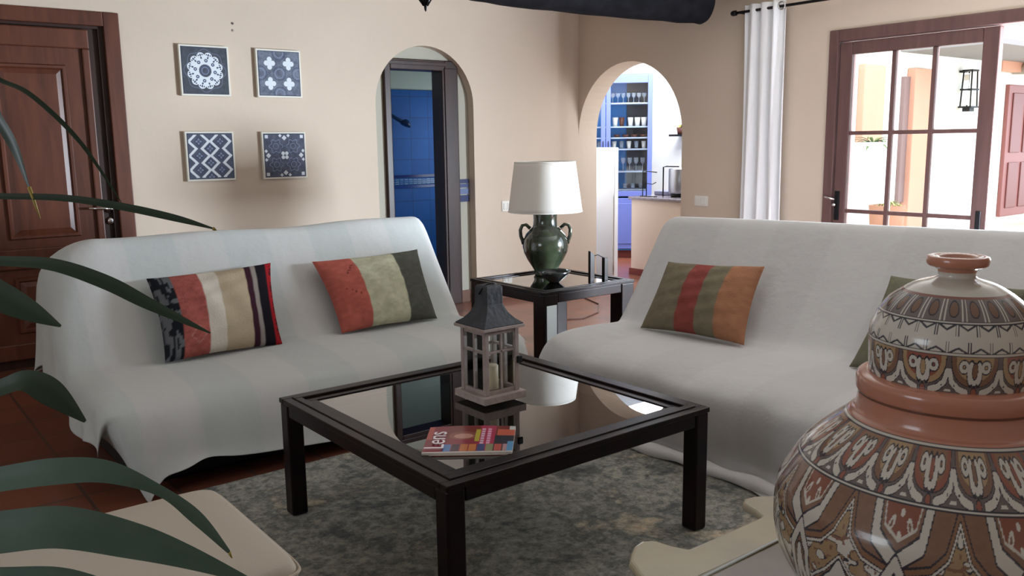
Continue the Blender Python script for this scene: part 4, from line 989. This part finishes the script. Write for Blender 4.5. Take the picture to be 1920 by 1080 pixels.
JX, JY = -4.030, -5.332
Z0 = .5015
jr = thing('painted_jar', 'large lidded clay jar painted with brown and white interlaced ornament', 'jar', (JX, JY, Z0))
BR1 = L3(128, 96, 78); BR2 = L3(140, 104, 80); OCH = L3(170, 142, 108); RED = L3(144, 88, 72); WH = L3(202, 196, 186); DK = L3(52, 50, 58); GR = L3(104, 94, 92); TER = L3(182, 124, 102)
def palmette(X, Y, A, m, bgc):
    """X in [-1,1], Y 0 top..1 bottom of one repeat"""
    g = np.zeros(X.shape+(3,)); g[:] = GR
    # rounded bowl hanging from the top line
    bowl = (np.abs(X)/.92)**2.4+(np.clip(Y, 0, 9)/.80)**2.4
    g[bowl < 1.0] = DK; g[bowl < .93] = bgc[0]; g[bowl < .55] = bgc[1]
    # white leaf forms under the bowl, at both sides
    for s in (-1, 1):
        x = X-s*.78; d = ((x*s*.8+ (Y-.80)*.9)/.34)**2+((x*s*.9-(Y-.80)*.7)/.12)**2
        d2 = polyd(X, Y, [(s*.95, .40), (s*.86, .68), (s*.60, .86), (s*.30, .94)])
        g[d2 < .11] = DK; g[d2 < .085] = WH
        g[np.hypot(X-s*.76, Y-.78) < .03] = DK
    g[np.hypot(X, (Y-.93)*1.0) < .13] = DK; g[np.hypot(X, (Y-.93)) < .10] = RED
    tri = (Y > .80+.25*(1-np.abs(np.abs(X)-1)*3)*0) & ((1-np.abs(X)) < (Y-.74)*.7); g[tri] = GR; g[tri & (np.abs(Y-.92) < .03)] = WH
    # palmette
    core = (X/.13)**2+((Y-.36)/.27)**2
    wht = np.minimum(((np.abs(X)-.15)/.13)**2+((Y-.42)/.30)**2, 9)
    lobes = np.hypot((np.abs(X)-.42), (Y-.26)*1.1); hook = np.hypot(np.abs(X)-.40, (Y-.14)*1.2)
    pal = (wht < 1) | (np.abs(lobes-.13) < .055) | (np.hypot(X, (Y-.64)*.9) < .10)
    edge = (wht < 1.5) | (np.abs(lobes-.13) < .09) | (np.hypot(X, (Y-.64)*.9) < .13)
    g[edge & (bowl < .95)] = DK; g[pal & (bowl < .95)] = WH; g[core < .55] = bgc[0]; g[(core < .8) & (core > .55)] = DK
    A[m] = g[m]
def jar_color(Th, Zh, r_):
    A = np.zeros(Th.shape+(3,)); A[:] = WH
    # ---- lid: ring pattern, zigzags, palmettes
    def cell(n, ph=0): 
        q = ((Th+ph)/(2*PI)*n) % 1; k = np.floor((Th+ph)/(2*PI)*n).astype(int) % n; return q*2-1, k
    m = Zh > 1.128; A[m] = TER*1.05
    m = (Zh <= 1.098) & (Zh > 1.066); A[m] = GR*1.25
    X, k = cell(22); Y = (1.098-Zh)/.032
    A[m & (np.hypot(X*1.1, (Y-.5)*1.5) < .55)] = DK; A[m & (np.hypot(X*1.1, (Y-.5)*1.5) < .45)] = BR1*.95
    A[m & (np.abs(np.abs(X)-.82) < .07)] = WH; A[m & (np.abs(Y-.04) < .05)] = RED*.8
    m = (Zh <= 1.066) & (Zh > 1.061); A[m] = DK; A[(Zh <= 1.0645) & (Zh > 1.0625)] = WH
    # zigzag pointing down with tick pairs
    X, k = cell(26); Y = (1.061-Zh)/.017
    A[(Y > 0) & (np.abs(Y-(.42-.42*np.abs(X)*1.3)) < .10) & (Y < .6)] = DK*1.3; 
    A[(Y > 0) & (Y < .95) & (np.abs(1-np.abs(X)-.12) < .045)] = DK*1.4
    m = (Zh <= 1.0205) & (Zh > 1.0145); A[m] = DK; A[(Zh <= 1.0188) & (Zh > 1.0162)] = WH
    Y = (Zh-1.0205)/.017; X, k = cell(26, .1)
    A[(Y > 0) & (np.abs(Y-(.42-.42*np.abs(X)*1.3)) < .10) & (Y < .6)] = DK*1.3; 
    A[(Y > 0) & (Y < .95) & (np.abs(1-np.abs(X)-.12) < .045)] = DK*1.4
    m = (Zh <= 1.0145) & (Zh > .9555); X, k = cell(11, .442); Y = (1.0145-Zh)/.059
    for par in (0, 1): palmette(X, Y, A, m & (k % 2 == par), ((BR1, OCH) if par else (OCH, RED)))
    # ---- terracotta collar
    m = (Zh <= .9555) & (Zh > .884); A[m] = TER; A[(Zh <= .9245) & (Zh > .9200)] = TER*.35; A[(Zh <= .9565) & (Zh > .9525)] = TER*1.2
    A[(Zh <= .884) & (Zh > .878)] = DK; A[(Zh <= .8825) & (Zh > .8795)] = WH
    # ---- body palmette band
    m = (Zh <= .878) & (Zh > .815); X, k = cell(21, .244); Y = (.878-Zh)/.063
    for par in (0, 1): palmette(X, Y, A, m & (k % 2 == par), ((BR1, OCH) if par else (RED, BR2)))
    A[(Zh <= .815) & (Zh > .808)] = DK; A[(Zh <= .8130) & (Zh > .8100)] = WH
    # ---- body interlace, eight repeats
    m0 = Zh <= .808; N = 10; ph = .398
    q = ((Th+ph)/(2*PI)*N) % 1; X = q*2-1; kk = np.floor((Th+ph)/(2*PI)*N).astype(int) % N
    Y = (.808-Zh)/.195
    g = np.zeros(Th.shape+(3,)); g[:] = BR1
    fin = vnoise(Th*40+200, Zh*180+90, 11); g *= (.92+.16*fin)[..., None]
    star = [(0, .06), (.17, .31), (.42, .44), (.84, .50), (.70, .80), (.30, .66), (0, .50), (-.30, .66), (-.70, .80), (-.84, .50), (-.42, .44), (-.17, .31)]
    ds = polyd(X, Y, star, True); ins_ = inside(X, Y, star)
    fl_ = vnoise(X*7+60+kk*5, Y*16+30, 21); fl2 = vnoise(X*16+10, Y*36+3, 22)
    g[(ds < .07) | ins_] = BR2*.9; g[(np.abs(ds-.075) < .010) & ~ins_] = DK
    g[ins_] = OCH*.85; g[ins_ & (fl_ > .52)] = WH; g[ins_ & (np.abs(fl_-.52) < .05)] = DK*1.3; g[ins_ & (fl2 > .72)] = BR1
    g[ds < .022] = DK; g[ds < .011] = WH
    # shields at the cell borders
    Xs = 1-np.abs(X)
    shp = [(0, 0.0), (.44, 0.0), (.30, .24), (0, .33)]
    dsh = polyd(Xs, Y, [(.44, -.02), (.34, .22), (0, .33)]); insh = inside(Xs, Y, [(-.1, -.05), (.44, -.05), (.34, .22), (0, .33), (-.1, .33)])
    g[insh] = BR1*.95; g[insh & (dsh > .10)] = RED*.85; g[insh & (np.abs(dsh-.09) < .012)] = WH*.9
    g[insh & (((Xs-.16-(Y-.13)*.5)/.05)**2+((Y-.13)/.055)**2 < 1)] = WH; g[insh & (((Xs-.16-(Y-.13)*.5)/.024)**2+((Y-.135)/.028)**2 < 1)] = BR1
    g[insh & (np.hypot(Xs, (Y-.05)*1.3) < .035)] = WH; g[insh & (np.hypot(Xs, (Y-.20)*1.3) < .035)] = WH
    # white strapwork
    def strap(d, w=.062):
        g[d < w+.022] = DK; g[d < w] = WH*.96
    strap(polyd(np.abs(X), Y, [(.50, -.05), (.61, .24), (1.0, .40)]))
    med = [(0, .60), (.16, .72), (.44, .84), (.62, 1.02), (.68, 1.30), (.62, 1.58), (.44, 1.76), (.16, 1.88), (0, 2.0)]
    strap(polyd(np.abs(X), Y, med))
    strap(polyd(np.abs(X), Y, [(1.0, .40), (.78, .60), (.80, .84), (.66, 1.02)]), .05)
    inm = inside(np.abs(X), Y, [(-.01, .60)]+med[0:]+[(-.01, 2.0)])
    dm = polyd(np.abs(X), Y, med)
    u_ = inm & (dm > .085); g[u_] = BR2*.9; g[u_ & (np.abs(dm-.13) < .012)] = DK; g[u_ & (np.abs(dm-.17) < .012)] = OCH; g[u_ & (dm > .18)] = RED*.85
    rr_ = np.hypot(X*.95, (Y-1.26)*1.0); t = np.arctan2(Y-1.26, X*.95); pet = .27+.06*np.abs(np.cos(t*4))
    g[u_ & (np.abs(rr_-.44) < .012)] = OCH
    g[(rr_ < pet+.03) & u_] = DK; g[(rr_ < pet) & (rr_ > .13) & u_] = WH; g[(rr_ < pet-.03) & (rr_ > .16) & (np.abs(np.cos(t*4)) > .93) & u_] = BR2
    g[(np.abs(np.cos(t*4)) < .18) & (rr_ > .14) & (rr_ < pet+.02) & u_] = DK; g[rr_ < .11] = BR1; g[np.abs(rr_-.06) < .015] = WH
    # curled leaf between the medallions
    lx_ = Xs; d = polyd(lx_, Y, [(.0, .62), (.05, .78), (.10, .90), (.13, 1.05), (.07, 1.2), (.0, 1.26)])
    out_ = ~inm & (Y > .55)
    g[out_ & (d < .075)] = DK; g[out_ & (d < .055)] = WH; g[out_ & (np.hypot(lx_, Y-1.10) < .055)] = WH; g[out_ & (np.hypot(lx_*1.0, (Y-1.5)) < .10)] = OCH
    g[Y > 1.95] = BR1; g[np.abs(Y-2.02) < .02] = WH; 
    A[m0] = g[m0]
    return A
jp = np.array([(.060, 0), (.118, .002), (.128, .02), (.150, .065), (.190, .105), (.225, .145), (.2449, .055+.5596-.5), (.2565, .0967), (.2675, .147), (.2704, .205), (.2647, .2498), (.2486, .2814), (.23, .3109), (.2037, .3398), (.1641, .3734), (.1533, .3838), (.1455, .3900), (.1407, .4057), (.1434, .4264), (.1427, .4473), (.133, .4535), (.1235, .4542)])
jp = np.array([(.060, Z0), (.118, Z0+.001), (.126, .512), (.150, .535), (.185, .553), (.215, .575), (.2385, .600), (.2565, .630), (.2675, .665), (.2704, .7068), (.2647, .7513), (.2486, .7829), (.23, .8124), (.2037, .8413), (.1641, .8749), (.1533, .8853), (.1440, .8920), (.1407, .9072), (.1400, .9200), (.1434, .9279), (.1440, .9440), (.1400, .9520), (.1300, .9555), (.1238, .9558)])
def resample(prof, n, smooth=True):
    Q = smooth_rows([tuple(p) for p in prof], 8) if smooth else np.array(prof)
    d = np.concatenate([[0], np.cumsum(np.hypot(*np.diff(Q, axis=0).T))]); t = np.linspace(0, d[-1], n)
    return np.interp(t, d, Q[:, 0]), np.interp(t, d, Q[:, 1])
def jarpart(name, prof, n, nth, m):
    r, z = resample(prof, n); th = np.linspace(0, 2*PI, nth, endpoint=False)
    Th, Zh = np.meshgrid(th, z); Rr, _ = np.meshgrid(r, r); Rr = np.repeat(r[:, None], nth, 1)
    col = jar_color(Th, Zh, Rr)
    P = np.stack([JX+Rr*np.cos(Th), JY+Rr*np.sin(Th), Zh], -1)
    return grid_mesh(name, P, m, jr, col, wrap=True)
m_jar = paint_mat('jar_glaze', .2, coat=.4, spec=.5)
jarpart('jar_body', jp, 460, 1100, m_jar)
lid = np.array([(.1225, .953), (.1245, .958), (.1262, .985), (.1275, 1.0173), (.1247, 1.0378), (.1139, 1.0618), (.0946, 1.0855), (.0626, 1.1069), (.036, 1.1160), (.0284, 1.1200), (.0290, 1.1290), (.034, 1.1340), (.0440, 1.1375), (.0465, 1.1440), (.0455, 1.1510), (.0410, 1.1530), (.0300, 1.1515), (.022, 1.146), (.001, 1.143)])
jarpart('lid', lid, 260, 900, m_jar)

# ------------------------------------------------------------ long-leaved plant at the left
plant = thing('potted_plant', 'tall dark green plant with long arching leaves at left edge', 'plant', (-5.56, -4.62, 0))
m_leaf = mat('long_leaf', lin(26, 44, 30), .38, col2=lin(38, 60, 40), nscale=5)
nt = m_leaf.node_tree
m_leafp = mat('pale_leaf_sheen', lin(78, 100, 88), .35, col2=lin(54, 78, 64), nscale=6)  # sheen of the lower leaves is put into this paler green
m_tip = mat('leaf_tip_yellow', lin(150, 130, 60), .6)
SX, SY = -5.58, -4.62
def leaf(pts, widths, m, tip=None, up=(-.45, -.55, .70), crown=1.1):
    p0 = Vector(pts[0]); root = Vector((SX, SY, crown)); mid = root.lerp(p0, .5)+Vector((0, 0, .05))
    d0 = (Vector(pts[1])-p0).normalized(); pre = p0-d0*.06; mid = root.lerp(pre, .6)+Vector((0, 0, .03))
    full = [root, mid, pre]+[Vector(p) for p in pts]; W = [.012, widths[0]*.9, widths[0]]+list(widths)
    Q = smooth_rows([tuple(p)+(w_,) for p, w_ in zip(full, W)], 6)
    N = Vector(up).normalized(); rows = []
    for i in range(len(Q)):
        c = Vector(Q[i][:3]); t = Vector(Q[min(i+1, len(Q)-1)][:3])-Vector(Q[max(i-1, 0)][:3]); t.normalize()
        s = t.cross(N).normalized(); nn = s.cross(t).normalized(); w_ = max(.0006, Q[i][3])/2
        rows.append([c+s*w_*k-nn*(-abs(k)*w_*.22) for k in (-1, -.55, 0, .55, 1)])
    o = grid_mesh('leaf', np.array([[tuple(v) for v in r] for r in rows]), m, plant, subsurf=1)
    if tip:
        a = Vector(pts[-1]); b2 = Vector(tip); MB().tube([a, a.lerp(b2, .5), b2], [.0022, .0016, .0005], 6).build('leaf_tip', m_tip, o)
    return o
k_ = 1.0
leaf([(-5.285, -4.813, 1.421), (-5.258, -4.838, 1.403), (-5.22, -4.878, 1.35), (-5.19, -4.916, 1.28)], [.006, .006, .005, .001], m_leaf, crown=1.30)
leaf([(-5.29, -4.818, 1.376), (-5.279, -4.834, 1.342), (-5.272, -4.848, 1.299)], [.014, .013, .003], m_leaf, (-5.266, -4.861, 1.263), crown=1.36, up=(-.8, -.3, .5))
leaf([(-5.3, -4.829, 1.289), (-5.242, -4.875, 1.286), (-5.189, -4.918, 1.275), (-5.142, -4.957, 1.261), (-5.11, -4.985, 1.249)], [.007, .008, .009, .008, .002], m_leaf, (-5.107, -4.988, 1.247), crown=1.24, up=(-.6, -.75, .3))
leaf([(-5.308, -4.838, 1.215), (-5.26, -4.877, 1.21), (-5.214, -4.917, 1.189), (-5.178, -4.95, 1.164), (-5.126, -4.998, 1.13)], [.012, .015, .017, .014, .002], m_leaf, crown=1.16, up=(-.55, -.7, .45))
leaf([(-5.313, -4.843, 1.175), (-5.286, -4.868, 1.157), (-5.261, -4.891, 1.14)], [.034, .024, .003], m_leaf, crown=1.14, up=(-.6, -.6, .5))
leaf([(-5.324, -4.856, 1.07), (-5.299, -4.874, 1.078), (-5.277, -4.895, 1.063), (-5.251, -4.921, 1.031)], [.022, .026, .030, .004], m_leaf, crown=1.04, up=(-.5, -.6, .6))
leaf([(-5.336, -4.869, 0.966), (-5.287, -4.906, 0.974), (-5.238, -4.943, 0.973), (-5.192, -4.984, 0.951), (-5.162, -5.014, 0.92), (-5.137, -5.042, 0.88)], [.030, .032, .026, .012, .015, .004], m_leafp, (-5.135, -5.044, .873), crown=.98, up=(-.5, -.6, .55))
leaf([(-5.343, -4.876, 0.905), (-5.284, -4.921, 0.91), (-5.223, -4.972, 0.894), (-5.176, -5.012, 0.875), (-5.121, -5.061, 0.847)], [.050, .048, .040, .026, .006], m_leafp, crown=.94, up=(-.5, -.6, .6))
leaf([(-5.348, -4.882, 0.856), (-5.29, -4.928, 0.853), (-5.23, -4.975, .835)], [.02, .022, .006], m_leafp, crown=.92, up=(-.5, -.6, .6))
for i in range(10):      # leaves on the far side of the stem
    a = random.uniform(.6, 3.6); cz = 1.05+.03*i; L = random.uniform(.35, .5)
    pts = [Vector((SX, SY, cz))+Vector((math.cos(a)*L*t, math.sin(a)*L*t, .25*t-.42*t*t)) for t in (.3, .55, .8, 1.0)]
    if max(p.x for p in pts) > -5.3: continue
    leaf([tuple(p) for p in pts], [.03, .034, .024, .003], m_leaf, crown=cz)
MB().tube([(SX, SY, .38), (SX+.01, SY, .8), (SX, SY, 1.38)], [.02, .018, .012], 10).build('stem', mat('stem_brown', lin(96, 80, 58), .8), plant)
MB().lathe([(.11, 0), (.17, .36), (.18, .38), (.165, .38), (.15, .34), (.0, .34)], 32, (SX, SY, 0)).build('pot', mat('clay_pot', lin(150, 92, 70), .8), plant)
